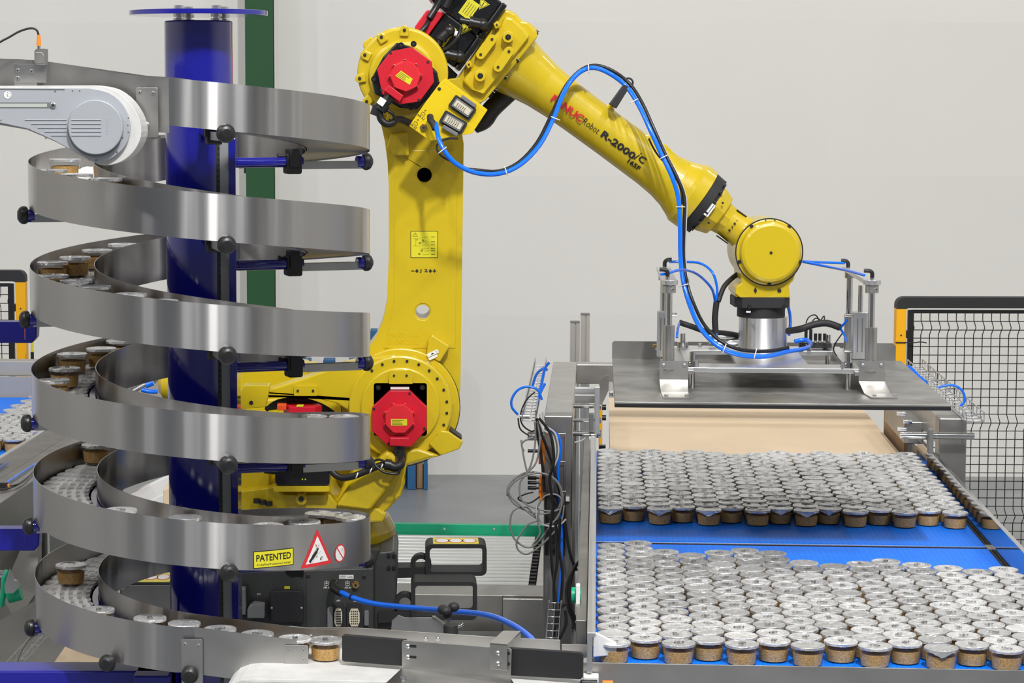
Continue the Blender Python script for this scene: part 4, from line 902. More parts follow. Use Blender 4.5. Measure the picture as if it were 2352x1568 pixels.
mb.tube([P(580, 1066, YR - .35), P(600, 1076, YR - .36), P(635, 1080, YR - .35)], .010, 8); mb.cyl(P(607, 1077, YR - .36), P(634, 1080, YR - .36), .013, n=12)
ob('hose_loop', mb, BLACK, rb)
mb = MB(); a, b = P(665, 930, YR - .2), P(725, 945, YR - .2); mb.prism([(a.x, YR - .24), (b.x, YR - .24), (b.x + .02, YR - .2), (b.x, YR - .12), (a.x, YR - .12), (a.x - .02, YR - .18)], b.z - .03, a.z, ax='z'); ob('motor_cover', mb, RED, rb, bevel=.003)
mb = MB(); a, b = P(637, 927, YR - .22), P(658, 940, YR - .22); mb.box(a.x, b.x, YR - .24, YR - .2, b.z, a.z); ob('connector_block', mb, mat('vermilion', (.75, .07, .01, 1), .4), rb, bevel=.002)
mb = MB(); quad_px(mb, [(683, 928.5), (698, 928.5), (696, 934), (680, 934)], YR - .2412); ob('rating_label', mb, LABY, rb)
# pedestal and connection cabinet
zb0 = P(700, 1180, YR).z
mb = MB(); mb.lathe((P(715, 1180, YR).x, YR + .05, zb0 - .10), (0, 0, 1), [(0, .25), (.02, .27), (.05, .27), (.09, .25)], 48); ob('swivel_ring', mb, YEL, rb)
mb = MB(); mb.lathe((P(715, 1180, YR).x, YR + .05, .42), (0, 0, 1), [(0, .22), (zb0 - .10 - .42, .20)], 40); ob('pedestal', mb, BLACKG, rb)
YC = 7.28
def dark(name, poly, Y0, Y1, bev=.006): return plate(name, poly, Y0, Y1, DGREY, rb, bev)
cab = dark('connection_box', [(545, 1313), (858, 1304), (858, 1460), (545, 1460)], YC, YC + .28, .004)
quad = MB(); T = None
dark('base_casting', [(555, 1300), (640, 1262), (860, 1262), (910, 1266), (914, 1296), (908, 1450), (560, 1450)], YC + .10, YC + .5, .012)
dark('base_wing', [(858, 1304), (870, 1268), (906, 1264), (909, 1298), (909, 1440), (858, 1450)], YC + .05, YC + .4, .006)
for x in (905, 893): bolts(rb, [(x, 1275), (x, 1303)], YC + .05, 4.5, BLACK, 'bolt', .006)
mb = MB(); line_px(mb, (703, 1312), (703, 1440), 1.2, YC - .0008, 0); ob('panel_seam', mb, INK, cab)
bolts(cab, [(693, 1322), (708, 1322), (836, 1324)], YC, 4.4, BLACK, 'bolt', .003, True)
pc = plate('blank_cover', [(621, 1364), (627, 1357), (692, 1357), (697, 1364), (697, 1430), (621, 1430)], YC - .02, YC, BLACKM, cab, .003); bolts(cab, [(624, 1396), (693, 1396)], YC - .021, 2.6, GALV, 'screw', .002)
mb = MB(); quad_px(mb, [(653, 1346), (666, 1346), (666, 1352), (653, 1352)], YC - .001); ob('yellow_tag', mb, LABY, cab)
mb = MB(); quad_px(mb, [(779, 1320), (812, 1320), (812, 1329), (779, 1329)], YC - .001, 0)
for y in (1322, 1324.5, 1327): line_px(mb, (781, y), (794, y), .6, YC - .0015, 1)
text_px(mb, '0.49MPa', 804, 1325, 13, 4, YC - .0015, mat=1); ob('rating_label', mb, [WHITEG, INK], cab)
mb = MB()
for s_, x, y, w_ in (('AIR A1', 751, 1349, 17), ('AIR B1', 799, 1349, 16), ('RP1', 595, 1364, 8), ('AP1', 777, 1379, 9), ('AS1', 816, 1380, 9)): text_px(mb, s_, x, y, w_, 4.2, YC - .001, bold=.01)
for x in (750, 798):
    for a, b in (((-4, -5), (-4, 4)), ((-4, 4), (4, 4)), ((4, 4), (4, -5)), ((-4, -5), (-2, -5)), ((2, -5), (4, -5)), ((0, -8), (0, 1)), ((-2.4, -2), (0, 1.4)), ((2.4, -2), (0, 1.4))): line_px(mb, (x + a[0], 1340 + a[1]), (x + b[0], 1340 + b[1]), .8, YC - .001)
ob('port_labels', mb, WHITEG, cab)
for (x, y) in ((817, 1342), (768, 1339)):
    mb = MB(); c = P(x, y, YC); mb.lathe(c, (0, -1, 0), [(0, .0125), (.004, .0125), (.004, .010), (.014, .010)], 6, 0, smooth=False); mb.cyl(c + Vector((0, -.014, 0)), c + Vector((0, -.0144, 0)), .0045, n=10, mat=1); ob('air_port', mb, [BRASS, INK], cab)
for (x, w_) in ((777, 16), (814, 22)):
    mb = MB(); mb.prism(pxp(rrect(x - w_ * .8, x + w_ * .8, 1387, 1450, 3), YC - .012), YC - .012, YC); ob('connector_frame', mb, BLACKM, cab, bevel=.001)
    mb = MB(); mb.prism(pxp([(x - w_ * .35, 1398), (x + w_ * .35, 1398), (x + w_ * .55, 1408), (x + w_ * .55, 1428), (x + w_ * .35, 1438), (x - w_ * .35, 1438), (x - w_ * .55, 1428), (x - w_ * .55, 1408)], YC - .018), YC - .018, YC - .01)
    for i in range(4):
        for j in range(6): 
            c = P(x - w_ * .3 + i * w_ * .2, 1404 + j * 5.6, YC - .0185); mb.cyl(c, c + Vector((0, -.0004, 0)), .0022, n=6, mat=1)
    ob('connector', mb, [mat('pin_insert', (.60, .55, .42, 1), .5), INK], cab)
plate('latch_cover', rrect(752, 764, 1396, 1440, 2), YC - .02, YC, GREYP, cab, .001); plate('latch_cover', rrect(837, 847, 1404, 1436, 2), YC - .02, YC, GREYP, cab, .001)
plate('plug_housing', [(572, 1392), (582, 1387), (607, 1390), (607, 1420), (568, 1420), (568, 1400)], YC - .06, YC - .01, GREYP, cab, .003); plate('plug_frame', rrect(578, 613, 1376, 1424, 3), YC - .012, YC, BLACKM, cab, .001)
plate('plug_housing', [(547, 1352), (563, 1352), (565, 1412), (547, 1412)], YC - .05, YC - .01, GREYP, cab, .003); plate('plug_frame', rrect(548, 568, 1340, 1416, 3), YC - .012, YC, BLACKM, cab, .001)
mb = MB(); z0 = P(0, 1306, YC).z
for (xa, xb, y0, y1, m_) in ((769, 808, .03, .05, 0), (773, 822, .055, .09, 1)): a, b = P(xa, 1304, YC + y0), P(xb, 1304, YC + y0); mb.box(a.x, b.x, YC + y0, YC + y1, z0 + .0005, z0 + .0012, m_)
ob('top_labels', mb, [WHITEG, STEELD], cab)
# fork pockets
for (x0, x1, y0, y1, ex, ey, Yk, lab) in ((977, 1118, 1250, 1322, 967, 1297, YC + .25, 1), (944, 1096, 1336, 1424, 930, 1386, YC + .02, 0)):
    mb = MB(); mb.prism(pxp(rrect(x0, x1, y0, y1, 13, 5), Yk), Yk, Yk + .12, 0, holes=[pxp(rrect(x0 + 10, x1 - 8, y0 + 9, y1 - 9, 8, 5), Yk)])
    fk = ob('fork_pocket', mb, BLACKM, rb, bevel=.003)
    mb = MB(); mb.prism(pxp(circ(ex, ey, 24, 28), Yk + .02), Yk + .02, Yk + .06, 0, holes=[pxp(circ(ex, ey, 14, 24), Yk + .02)]); ob('lifting_eye', mb, BLACKM, fk, bevel=.003)
    yb = y1 - 14; mb = MB(); mb.prism(pxp([(x0 - 75, yb - 4), (x0 + 12, yb - 6), (x0 + 12, y1 + 2), (x0 - 30, y1 + 4), (x0 - 75, y1 + 6)], Yk + .01), Yk + .01, Yk + .10, 0); ob('mounting_arm', mb, BLACKM, fk, bevel=.003)
    if lab:
        zt_ = P(0, y0, Yk).z; a, b = P(x0 + 18, y0, Yk), P(x1 - 18, y0, Yk); mb = MB(); mb.box(a.x, b.x, Yk + .008, Yk + .11, zt_ + .0003, zt_ + .001)
        for i in range(3):
            cx_ = a.x + (b.x - a.x) * (.2 + .3 * i); mb.prism([(cx_ + .024 * math.cos(t / 10 * math.pi), Yk + .06 + .035 * math.sin(t / 10 * math.pi)) for t in range(20)], zt_ + .001, zt_ + .0014, 1, ax='z'); mb.prism([(cx_ + .020 * math.cos(t / 10 * math.pi), Yk + .06 + .029 * math.sin(t / 10 * math.pi)) for t in range(20)], zt_ + .0014, zt_ + .0018, 2, ax='z')
        ob('warning_label', mb, [LABY, REDL, WHITEG], fk, label='yellow warning label with three red rings')

# ================================================================ PACKING CONVEYOR (frame: u across, v along, z up; drawn through CF)
def C(): return MB(CF)
pk = thing('packing_conveyor', 'wide blue modular belt conveyor carrying two packs of jars between steel side rails', 'conveyor', c2w(.58, 7.3, 0))
BW = 1.168
def beltpart(v0, v1):
    m_ = C(); rings = []; r = .022
    for u in (0.0, BW):
        ring = []
        for k_ in range(7): a = math.pi / 2 + math.pi * k_ / 6; ring.append(Vector((u, v0 + r + r * math.cos(a), BZ - r + r * math.sin(a))))
        for k_ in range(7): a = -math.pi / 2 + math.pi * k_ / 6; ring.append(Vector((u, v1 - r + r * math.cos(a), BZ - r + r * math.sin(a))))
        rings.append(ring)
    return m_.rings(rings, 0, False)
ob('near_belt', beltpart(5.572, 7.172), BELT, pk); ob('far_belt', beltpart(7.182, 9.05), BELT, pk)
m_ = C(); m_.box(.0, BW + .02, 7.1725, 7.1815, BZ - .03, BZ - .001); ob('gap_strip', m_, BLACKM, pk)
m_ = C(); m_.box(.002, BW, 7.1745, 7.1795, BZ - .001, BZ + .0015); ob('transfer_strip', m_, STEELP, pk)
m_ = C(); m_.box(-.016, -.004, 5.52, 8.75, .85, .945); m_.box(-.004, .004, 5.52, 8.75, .935, .945); ob('side_rail', m_, ALU, pk, bevel=.001)
m_ = C(); m_.box(-.045, -.018, 5.86, 9.0, .70, .90); ob('side_frame', m_, STEELD, pk, bevel=.002)
m_ = C(); m_.box(BW + .012, BW + .016, 5.3, 8.85, .845, .942); ob('side_plate', m_, MIRROR, pk)
m_ = C(); m_.box(BW + .007, BW + .0205, 5.3, 8.85, .941, .947); ob('side_rail', m_, STEELP, pk, bevel=.001)
m_ = C(); m_.box(BW + .002, BW + .011, 5.55, 9.0, .82, .849); ob('edge_strip', m_, BLACKM, pk)
m_ = C(); m_.box(BW + .0, BW + .012, 7.14, 7.21, .849, .8515); ob('joint_plate', m_, STEEL, pk)
m_ = C(); m_.box(BW + .0165, BW + .0205, 5.3, 9.0, .68, .90); ob('side_frame', m_, STEELD, pk, bevel=.002)
m_ = C(); m_.box(-.026, 1.6, 5.548, 5.552, .60, .868); ob('front_plate', m_, STEEL, pk, bevel=.001)
for u in (-.03, BW - .03):
    for v in (6.0, 8.6): m_ = C(); m_.box(u - .025, u + .025, v - .025, v + .025, 0, .70); ob('leg', m_, STEELD, pk, bevel=.002)
m_ = C(); m_.box(.0, BW, 5.6, 9.0, .70, .74); ob('return_tray', m_, STEELD, pk)
# corner guide at the near left corner
m_ = C(); q = [VZ(1363, 1452, .90), VZ(1415, 1476, .90), VZ(1415, 1504, .90)]
a, b, c, d, e = [V(x, y, 5.60) for x, y in ((1363, 1450), (1393, 1466), (1416, 1480), (1416, 1504), (1385, 1510))]
m_.prism([(a.x, a.z), (c.x, c.z + .004), (d.x, d.z), (a.x, d.z - .006)], 5.60, 5.612); ob('corner_guide', m_, WHITE, pk, bevel=.002)
# front sensors under the lane end
a, b = V(1340, 1547, 5.53), V(1375, 1562, 5.53); m_ = C(); m_.box(a.x, b.x, 5.50, 5.54, b.z, a.z); ob('reflector_box', m_, WHITE, pk, bevel=.002)
m_ = C(); a, b = V(1333, 1562, 5.48), V(1372, 1566, 5.48); m_.cyl((a.x, 5.48, a.z - .006), (b.x, 5.48, a.z - .006), .008, n=14); ob('sensor_plug', m_, BLACK, pk)
m_ = C(); a = V(1384, 1565, 5.48); m_.cyl((a.x, 5.48, a.z - .003), (a.x + .024, 5.48, a.z - .003), .006, n=14); ob('sensor_collar', m_, ORANGE, pk)
# clamp on the left rail
cl = thing('rail_clamp', 'small green and white clamp on the outside of the left belt rail', 'clamp', c2w(-.06, 6.1, .7))
m_ = C(); a, b = V(1313, 1347, 6.1), V(1334, 1385, 6.1); m_.cyl((a.x, 6.1, (a.z + b.z) / 2), (b.x, 6.1, (a.z + b.z) / 2), .020, n=20); ob('knob', m_, GREENP, cl)
m_ = C(); a, b = V(1323, 1342, 6.06), V(1332, 1411, 6.06); m_.box(a.x, b.x, 6.05, 6.08, b.z, a.z); ob('bracket', m_, WHITE, cl, bevel=.002)
# cardboard layer sheet
m_ = C(); m_.box(.056, 1.142, 8.83, 10.6, .8506, .8566)
tag(ob('cardboard_sheet', m_, CARD), 'wide tan cardboard layer sheet lying behind the far pack of jars', 'cardboard')
m_ = C(); m_.box(.06, 1.13, 9.06, 10.7, .70, .850); tag(ob('sheet_table', m_, STEELD, bevel=.003), 'low steel table edge under the tan cardboard sheet', 'table')
m_ = C(); m_.box(1.16, 1.175, 9.06, 9.7, .83, .96); tag(ob('guide_board', m_, BEAN), 'brown wooden guide board along the right edge of the cardboard sheet', 'board')
# ================================================================ PORTAL FRAME
pf = thing('portal_frame', 'satin stainless portal frame standing on both sides of the blue belt', 'frame', c2w(.55, 8.9, 0))
for nm, u0, u1, v1 in (('left', -.176, -.079, 9.84), ('right', 1.19, 1.285, 9.84)):
    zt_ = 1.10 if nm == 'left' else 1.08; v0 = 8.17 if nm == 'left' else 8.36
    m_ = C(); m_.box(u0, u1, v0 + .09, v1, zt_ - .10, zt_); ob('top_beam', m_, STEEL, pf, bevel=.004)
    m_ = C(); m_.box(u0, u1, v0, v0 + .09, 0, zt_); ob('post', m_, STEELD, pf, bevel=.004)
    m_ = C(); m_.box(u0, u1, v1 - .09, v1, 0, zt_ - .10); ob('post', m_, STEELD, pf, bevel=.004)
m_ = C(); m_.box(-.079, 1.19, 9.75, 9.84, 1.02, 1.10); ob('cross_beam', m_, STEEL, pf, bevel=.003)
m_ = C(); m_.prism(vpx([(1376, 874), (1390, 862), (1398, 862), (1398, 896), (1382, 930), (1378, 930)], 9.4), 9.4, 9.41); ob('inner_bracket', m_, STEELD, pf)
for y, r_ in ((932, .008), (965, .0065), (995, .0095)):
    a = V(1313, y, 8.5); b = V(1378, y, 8.5); m_ = C(); m_.cyl((a.x, 8.5, a.z), (b.x, 8.5, a.z), r_, n=14); m_.cyl((b.x - .014, 8.5, a.z), (b.x + .004, 8.5, a.z), r_ * 1.6, n=14); ob('guide_rod', m_, STEELP, pf)
for (x0, x1, y0, y1, v_, mm) in ((1366, 1377, 888, 996, 8.46, ALU), (1353, 1364, 950, 990, 8.44, GREYP), (1320, 1370, 890, 905, 8.6, ALU), (1320, 1368, 906, 926, 8.55, STEEL), (1376, 1391, 1023, 1046, 8.9, BLACK)):
    a, b = V(x0, y0, v_), V(x1, y1, v_); m_ = C(); m_.box(a.x, b.x, v_, v_ + .03, b.z, a.z); ob('guide_block', m_, mm, pf, bevel=.002)
for (x, y) in ((1383, 935), (1383, 959)): a = V(x, y, 8.42); m_ = C(); m_.cyl(a, a + Vector((.014, 0, 0)), .010, n=14); ob('stop_knob', m_, BLACK, pf)
a, b = V(2108, 992, 8.3), V(2146, 1008, 8.3); m_ = C(); m_.cyl((a.x - .06, 8.3, (a.z + b.z) / 2), (b.x + .135, 8.3, (a.z + b.z) / 2), .012, n=16); ob('drive_shaft', m_, STEELP, pf)
a, b = V(2132, 984, 8.28), V(2142, 1040, 8.28); m_ = C(); m_.box(a.x, b.x, 8.26, 8.30, b.z, a.z); ob('guide_block', m_, GREYP, pf, bevel=.002)
a, b = V(1225, 994, 8.3), V(1250, 1008, 8.3); m_ = C(); m_.cyl((a.x - .02, 8.3, (a.z + b.z) / 2), (b.x, 8.3, (a.z + b.z) / 2), .016, n=16); ob('drive_shaft', m_, STEELP, pf)
m_ = C(); a, b = V(2070, 960, 8.9), V(2100, 1010, 8.9); m_.box(a.x, b.x + .02, 8.8, 9.4, b.z, a.z); ob('bearing_plate', m_, STEELD, pf, bevel=.003)
for x, y in ((2060, 950), (2075, 968), (2062, 985)): a = V(x, y, 8.79); m_ = C(); m_.cyl(a, a + Vector((.03, 0, 0)), .009, n=12); ob('bolt', m_, STEELP, pf)
for (x0, x1, y0, y1) in ((1238, 1251, 1002, 1062), (1238, 1250, 1090, 1145)):
    a, b = V(x0, y0, 8.14), V(x1, y1, 8.14); m_ = C(); m_.box(a.x, b.x, 8.10, 8.14, b.z, a.z); ob('terminal_strip', m_, ORANGE, pf, bevel=.002)
for y in (1097, 1108, 1120): a = V(1212, y, 8.08); m_ = C(); m_.cyl(a, a + Vector((.03, 0, 0)), .0065, n=12); m_.cyl(a + Vector((.03, 0, 0)), a + Vector((.04, 0, 0)), .004, n=10); ob('plug', m_, BLACK, pf)
a = V(1212, 1035, 8.08); m_ = C(); m_.cyl(a, a + Vector((.034, 0, 0)), .006, n=12); ob('plug', m_, BLACK, pf)
m_ = C(); a, b = V(1252, 1130, 8.16), V(1312, 1270, 8.16); m_.box(a.x, b.x - .02, 8.11, 8.16, b.z, a.z); ob('valve_terminal', m_, BLACKM, pf, bevel=.003)
m_ = C(); a, b = V(1296, 1140, 8.165), V(1308, 1150, 8.165); m_.box(a.x, b.x, 8.155, 8.168, b.z, a.z); ob('id_label', m_, WHITE, pf)
m_ = C()
for x0, x1, y in ((1283, 1299, 996), (1283, 1299, 1060), (1283, 1299, 1128)): a, b = V(x0, y, 8.15), V(x1, y, 8.15); m_.cyl(a, b, .002, n=6)
a, b = V(1298, 996, 8.15), V(1296, 1130, 8.15); m_.cyl(a, b, .002, n=6); a, b = V(1284, 996, 8.15), V(1284, 1130, 8.15); m_.cyl(a, b, .002, n=6); ob('cable_guide', m_, GALV, pf)
# wire cable trays
def wire_tray(name, label, A, B, wdt, hgt, n, side, r=.0022):   # U-shaped basket from A to B (conveyor coords)
    A = Vector(A); B = Vector(B); t = thing(name, label, 'cable tray', CF @ A)
    d = (B - A); m_ = C(); S = Vector(side)
    U = Vector((0, 0, 1)) if abs(d.normalized().z) < .8 else Vector((0, 1, 0))
    for o in (Vector(), S * wdt * .5, S * wdt, U * hgt, S * wdt + U * hgt): m_.cyl(A + o, B + o, r, n=6)
    ob('long_wires', m_, GALV, t)
    me = C()
    for k_ in range(n + 1):
        p = A + d * k_ / n; me_ = C(); me_.tube([p + U * hgt, p, p + S * wdt, p + S * wdt + U * hgt], r, 6, sm=1); ob('cross_wire', me_, GALV, t)
    return t
tl = wire_tray('wire_cable_tray', 'galvanised wire cable tray along the top of the left portal beam', (-.205, 8.15, 1.085), (-.205, 9.8, 1.085), -.045, .035, 20, (1, 0, 0))
tr = wire_tray('wire_cable_tray', 'galvanised wire cable tray sloping beside the right portal beam', (1.265, 8.25, 1.085), (1.275, 9.9, 1.085), .06, .03, 20, (1, 0, 0))
ta = V(1250, 1383, 7.2); tb = V(1258, 1600, 7.2)
tf = wire_tray('wire_cable_tray', 'upright wire cable tray holding black cables left of the belt rail', V(1253, 1480, 6.6), V(1261, 1384, 6.6), .034, .03, 6, (1, 0, 0), .0018)
# cables
def cable(name, label, cat, paths, m, r, frame=True, group=None, n=6, sm=5):
    if len(paths) == 1:
        mb = C() if frame else MB(); mb.tube(paths[0], r, n, sm=sm); return tag(ob(name, mb, m), label, cat, group)
    t = thing(name, label, cat, (CF @ Vector(paths[0][0])) if frame else paths[0][0], group)
    for p in paths: mb = C() if frame else MB(); mb.tube(p, r, n, sm=sm); ob('strand', mb, m, t)
    return t
def Vp(lst, v): return [V(x, y, v + (l[0] if l else 0)) for x, y, *l in lst]
cable('blue_air_hose', 'blue air hose looping out left of the left portal beam', 'hose', [Vp([(1245, 918), (1235, 895), (1212, 888), (1190, 895), (1176, 915), (1176, 935), (1190, 952)], 8.25)], BLUEB, .0045)
cable('blue_air_hose', 'blue hoses lying inside the left wire cable tray', 'hose', [Vp([(1240, 900), (1246, 870), (1252, 845), (1262, 832)], 8.6), Vp([(1222, 890), (1232, 860), (1248, 846), (1258, 850)], 8.7), Vp([(1234, 930), (1240, 905), (1252, 880)], 8.5)], BLUEB, .005)
m_ = C(); a = V(1195, 956, 8.2); m_.cyl(a, a + Vector((.035, 0, 0)), .008, n=14); tag(ob('air_fitting', m_, ALU), 'round aluminium air fitting at the end of the looped blue hose', 'fitting')
cable('blue_air_hose', 'blue air hose arching over the right wire cable tray', 'hose', [Vp([(2155, 890), (2172, 885), (2195, 886), (2212, 900), (2216, 920), (2205, 932)], 8.5)], BLUEB, .0045)
cable('blue_air_hose', 'blue hoses lying inside the right wire cable tray', 'hose', [Vp([(2085, 840), (2100, 852), (2112, 866), (2130, 880)], 9.3), Vp([(2088, 846), (2104, 860), (2120, 870)], 9.3)], BLUEB, .006)
cable('grey_cable_coil', 'tangled coil of grey cables hanging beside the left portal post', 'cable', [
    Vp([(1228, 968), (1230, 1000), (1226, 1040), (1212, 1082), (1180, 1100), (1165, 1128), (1185, 1160), (1230, 1178), (1272, 1175), (1289, 1150), (1284, 1115), (1262, 1094), (1225, 1084), (1195, 1090), (1172, 1112), (1164, 1138)], 8.05),
    Vp([(1234, 968), (1240, 1010), (1232, 1060), (1212, 1085), (1194, 1110), (1200, 1150), (1240, 1170), (1280, 1172), (1293, 1152), (1288, 1120), (1270, 1096), (1235, 1086), (1190, 1100), (1168, 1130), (1200, 1165), (1232, 1190)], 8.02),
    Vp([(1204, 1036), (1198, 1022), (1205, 1012), (1225, 1004)], 8.05), Vp([(1197, 1010), (1203, 1050), (1212, 1090)], 8.02),
    Vp([(1234, 1192), (1210, 1165), (1180, 1172), (1172, 1200), (1180, 1235), (1205, 1255), (1228, 1252), (1255, 1220), (1278, 1190), (1290, 1165)], 8.03),
    Vp([(1236, 1196), (1212, 1205), (1188, 1240), (1190, 1262), (1208, 1272), (1230, 1262), (1260, 1235), (1288, 1200), (1296, 1160)], 8.0),
    Vp([(1238, 1170), (1236, 1200), (1240, 1225), (1222, 1252)], 7.98), Vp([(1232, 1168), (1250, 1140), (1275, 1135), (1290, 1150), (1280, 1190), (1250, 1205), (1236, 1190)], 8.0)], CABG, .0032)
cable('light_cable_loop', 'thick light grey cables curving down the left portal post', 'cable', [Vp([(1246, 945), (1252, 975), (1275, 995), (1283, 1030), (1278, 1060), (1262, 1085)], 8.08), Vp([(1240, 950), (1246, 985), (1268, 1000), (1276, 1035), (1270, 1070)], 8.06), Vp([(1232, 1160), (1235, 1195), (1260, 1208), (1285, 1205), (1300, 1192)], 8.0), Vp([(1320, 1016), (1335, 1012), (1345, 1005)], 8.3)], CABL, .0034)
cable('black_cable_bundle', 'bundle of black cables running down the front of the left portal post', 'cable', [
    Vp([(1232, 960), (1240, 985), (1262, 1045), (1275, 1090), (1290, 1150), (1300, 1220), (1312, 1280), (1325, 1310)], 8.07),
    Vp([(1238, 960), (1258, 985), (1268, 1010), (1272, 1060), (1262, 1100), (1270, 1160), (1264, 1220), (1268, 1300), (1276, 1385), (1272, 1480)], 8.0),
    Vp([(1230, 970), (1245, 1060), (1250, 1130)], 8.07), Vp([(1286, 1190), (1284, 1260), (1292, 1320), (1286, 1400), (1282, 1470)], 7.9),
    Vp([(1276, 1200), (1280, 1280), (1272, 1350), (1278, 1440)], 7.85), Vp([(1330, 1290), (1316, 1310), (1308, 1350), (1310, 1390), (1322, 1420), (1332, 1425)], 7.2),
    Vp([(1334, 1286), (1322, 1300), (1303, 1340), (1303, 1385), (1318, 1430), (1328, 1455)], 7.2), Vp([(1300, 1385), (1284, 1400), (1282, 1430)], 7.0), Vp([(1298, 1400), (1300, 1430), (1290, 1455), (1282, 1470)], 7.0)], BLACK, .0055)
cable('blue_air_hose', 'blue air hose running down the left portal post among black cables', 'hose', [Vp([(1262, 985), (1282, 1002), (1288, 1030), (1282, 1080), (1286, 1150), (1290, 1230), (1288, 1300), (1284, 1385)], 8.09)], BLUEB, .0055)
cable('thin_black_cable', 'thin black cables curling at the left end of the portal shaft', 'cable', [Vp([(1228, 900), (1208, 920), (1196, 950), (1200, 975), (1220, 990), (1232, 985)], 8.2), Vp([(1190, 960), (1195, 985), (1215, 1000)], 8.2), Vp([(1225, 1130), (1205, 1135), (1190, 1145), (1215, 1155), (1240, 1140)], 8.05)], BLACK, .0028)

# ================================================================ LAYER GRIPPER on the robot flange
gp = thing('layer_gripper', 'wide grey plate gripper with shafts and pneumatic cylinders under the robot wrist', 'gripper', c2w(.53, 7.4, 1.32))
ZP = 1.32
m_ = C(); m_.box(.054, 1.007, 6.85, 7.985, ZP - .0045, ZP); ob('plate_top', m_, PLATE, gp, bevel=.001)
m_ = C(); m_.box(.054, 1.007, 6.85, 7.985, ZP - .0165, ZP - .0047); ob('plate_base', m_, BLACK, gp, bevel=.001)
a, b = V(1406, 783, 7.98), V(2057, 822, 7.98); m_ = C(); m_.prism([(a.x, ZP), (b.x, ZP), (b.x, a.z - .01), (b.x - .01, a.z), (a.x + .006, a.z), (a.x, a.z - .006)], 7.978, 7.982); ob('rear_flap', m_, STEELD, gp)
m_ = C(); m_.box(.040, .052, 7.05, 7.3, ZP - .012, ZP + .004); ob('side_tab', m_, STEEL, gp, bevel=.002)
ZF = 1.385
m_ = C(); m_.prism([(.27, 7.165), (.785, 7.165), (.785, 7.80), (.27, 7.80)], ZF - .014, ZF, 0, ax='z', holes=[[(.305, 7.28), (.425, 7.28), (.425, 7.66), (.305, 7.66)], [(.640, 7.28), (.75, 7.28), (.75, 7.66), (.640, 7.66)]])
ob('carrier_frame', m_, ALU, gp, bevel=.001)
for u in (.245, .81):
    m_ = C(); m_.box(u - .045, u + .045, 7.13, 7.80, ZF - .016, ZF - .004); ob('side_carrier', m_, STEEL, gp, bevel=.001)
for (x, y) in ((1590, 833), (1948, 836)):
    c = V(x, y, 7.19); m_ = C(); m_.cyl((c.x, 7.19, ZP), (c.x, 7.19, ZF + .045), .0085, n=20); m_.lathe((c.x, 7.19, ZF), (0, 0, 1), [(0, .019), (.001, .02), (.017, .02), (.018, .019)], 24); ob('post', m_, STEELP, gp)
    m_ = C(); m_.cyl((c.x - .02, 7.168, ZF + .009), (c.x - .02, 7.160, ZF + .009), .006, n=12); ob('screw', m_, GALV, gp)
for (x, y) in ((1568, 788), (1902, 786)):
    c = V(x, y, 7.74); m_ = C(); m_.cyl((c.x, 7.74, ZP), (c.x, 7.74, ZF + .045), .0085, n=20); m_.cyl((c.x, 7.74, ZF), (c.x, 7.74, ZF + .018), .019, n=24); ob('post', m_, STEELP, gp)
for s_, xs in ((-1, (1515, 1581, 1523, 1584)), (1, (1973, 2033, 2002, 2062))):
    a, b = V(xs[0], 828, 7.13), V(xs[1], 828, 7.13); z0 = V(0, 857, 7.13).z; m_ = C()
    f0, f1 = VZ(xs[2], 913, ZP + .003), VZ(xs[3], 913, ZP + .003)
    zT = a.z
    m_.box(a.x, b.x, 7.127, 7.130, z0, zT)
    vm = 7.07; 
    m_.add([(a.x, 7.127, z0), (b.x, 7.127, z0), (f1.x - (f1.x - b.x) * .5, vm, ZP + .004), (f0.x - (f0.x - a.x) * .5, vm, ZP + .004), (a.x, 7.130, z0 - .003), (b.x, 7.130, z0 - .003), (f1.x - (f1.x - b.x) * .5, vm, ZP + .001), (f0.x - (f0.x - a.x) * .5, vm, ZP + .001)],
           [(0, 3, 2, 1), (4, 5, 6, 7), (0, 4, 7, 3), (1, 2, 6, 5)])
    m_.prism([(f0.x - (f0.x - a.x) * .5, vm), (f1.x - (f1.x - b.x) * .5, vm), (f1.x, f1.y), (f0.x, f0.y)][::-1], ZP + .0005, ZP + .0038, 0, ax='z')
    br_ = ob('z_bracket', m_, STEEL, gp)
    for x, y in ((xs[0] + 9, 838), (xs[1] - 9, 838)):
        c = V(x, y, 7.127); m_ = C(); m_.cyl(c, c + Vector((0, -.001, 0)), .0075, n=16); m_.lathe(c, (0, -1, 0), [(0, .005), (.005, .005), (.0065, .003)], 6); ob('screw', m_, GALV, br_)
    for x in (xs[2] + 7, xs[3] - 7): c = VZ(x, 908, ZP + .004); m_ = C(); m_.lathe(c, (0, 0, 1), [(0, .006), (.003, .006), (.004, .004)], 12); ob('screw', m_, GALV, br_)
def guide(x, y_top, y_bear, vv, rs, rbz, name='guide_column', ycol=None):
    c = V(x, y_top, vv); cb = V(x, y_bear, vv); m_ = C(); m_.cyl((c.x, vv, ZF - .01), (c.x, vv, c.z), rs, n=24); t = ob('guide_shaft', m_, STEELP, gp)
    m_ = C(); m_.lathe((c.x, vv, ZF - .005), (0, 0, 1), [(0, rbz * 1.6), (.004, rbz * 1.6), (.004, rbz), (cb.z - ZF + .005, rbz)], 28); ob('linear_bearing', m_, STEEL, gp)
    return c
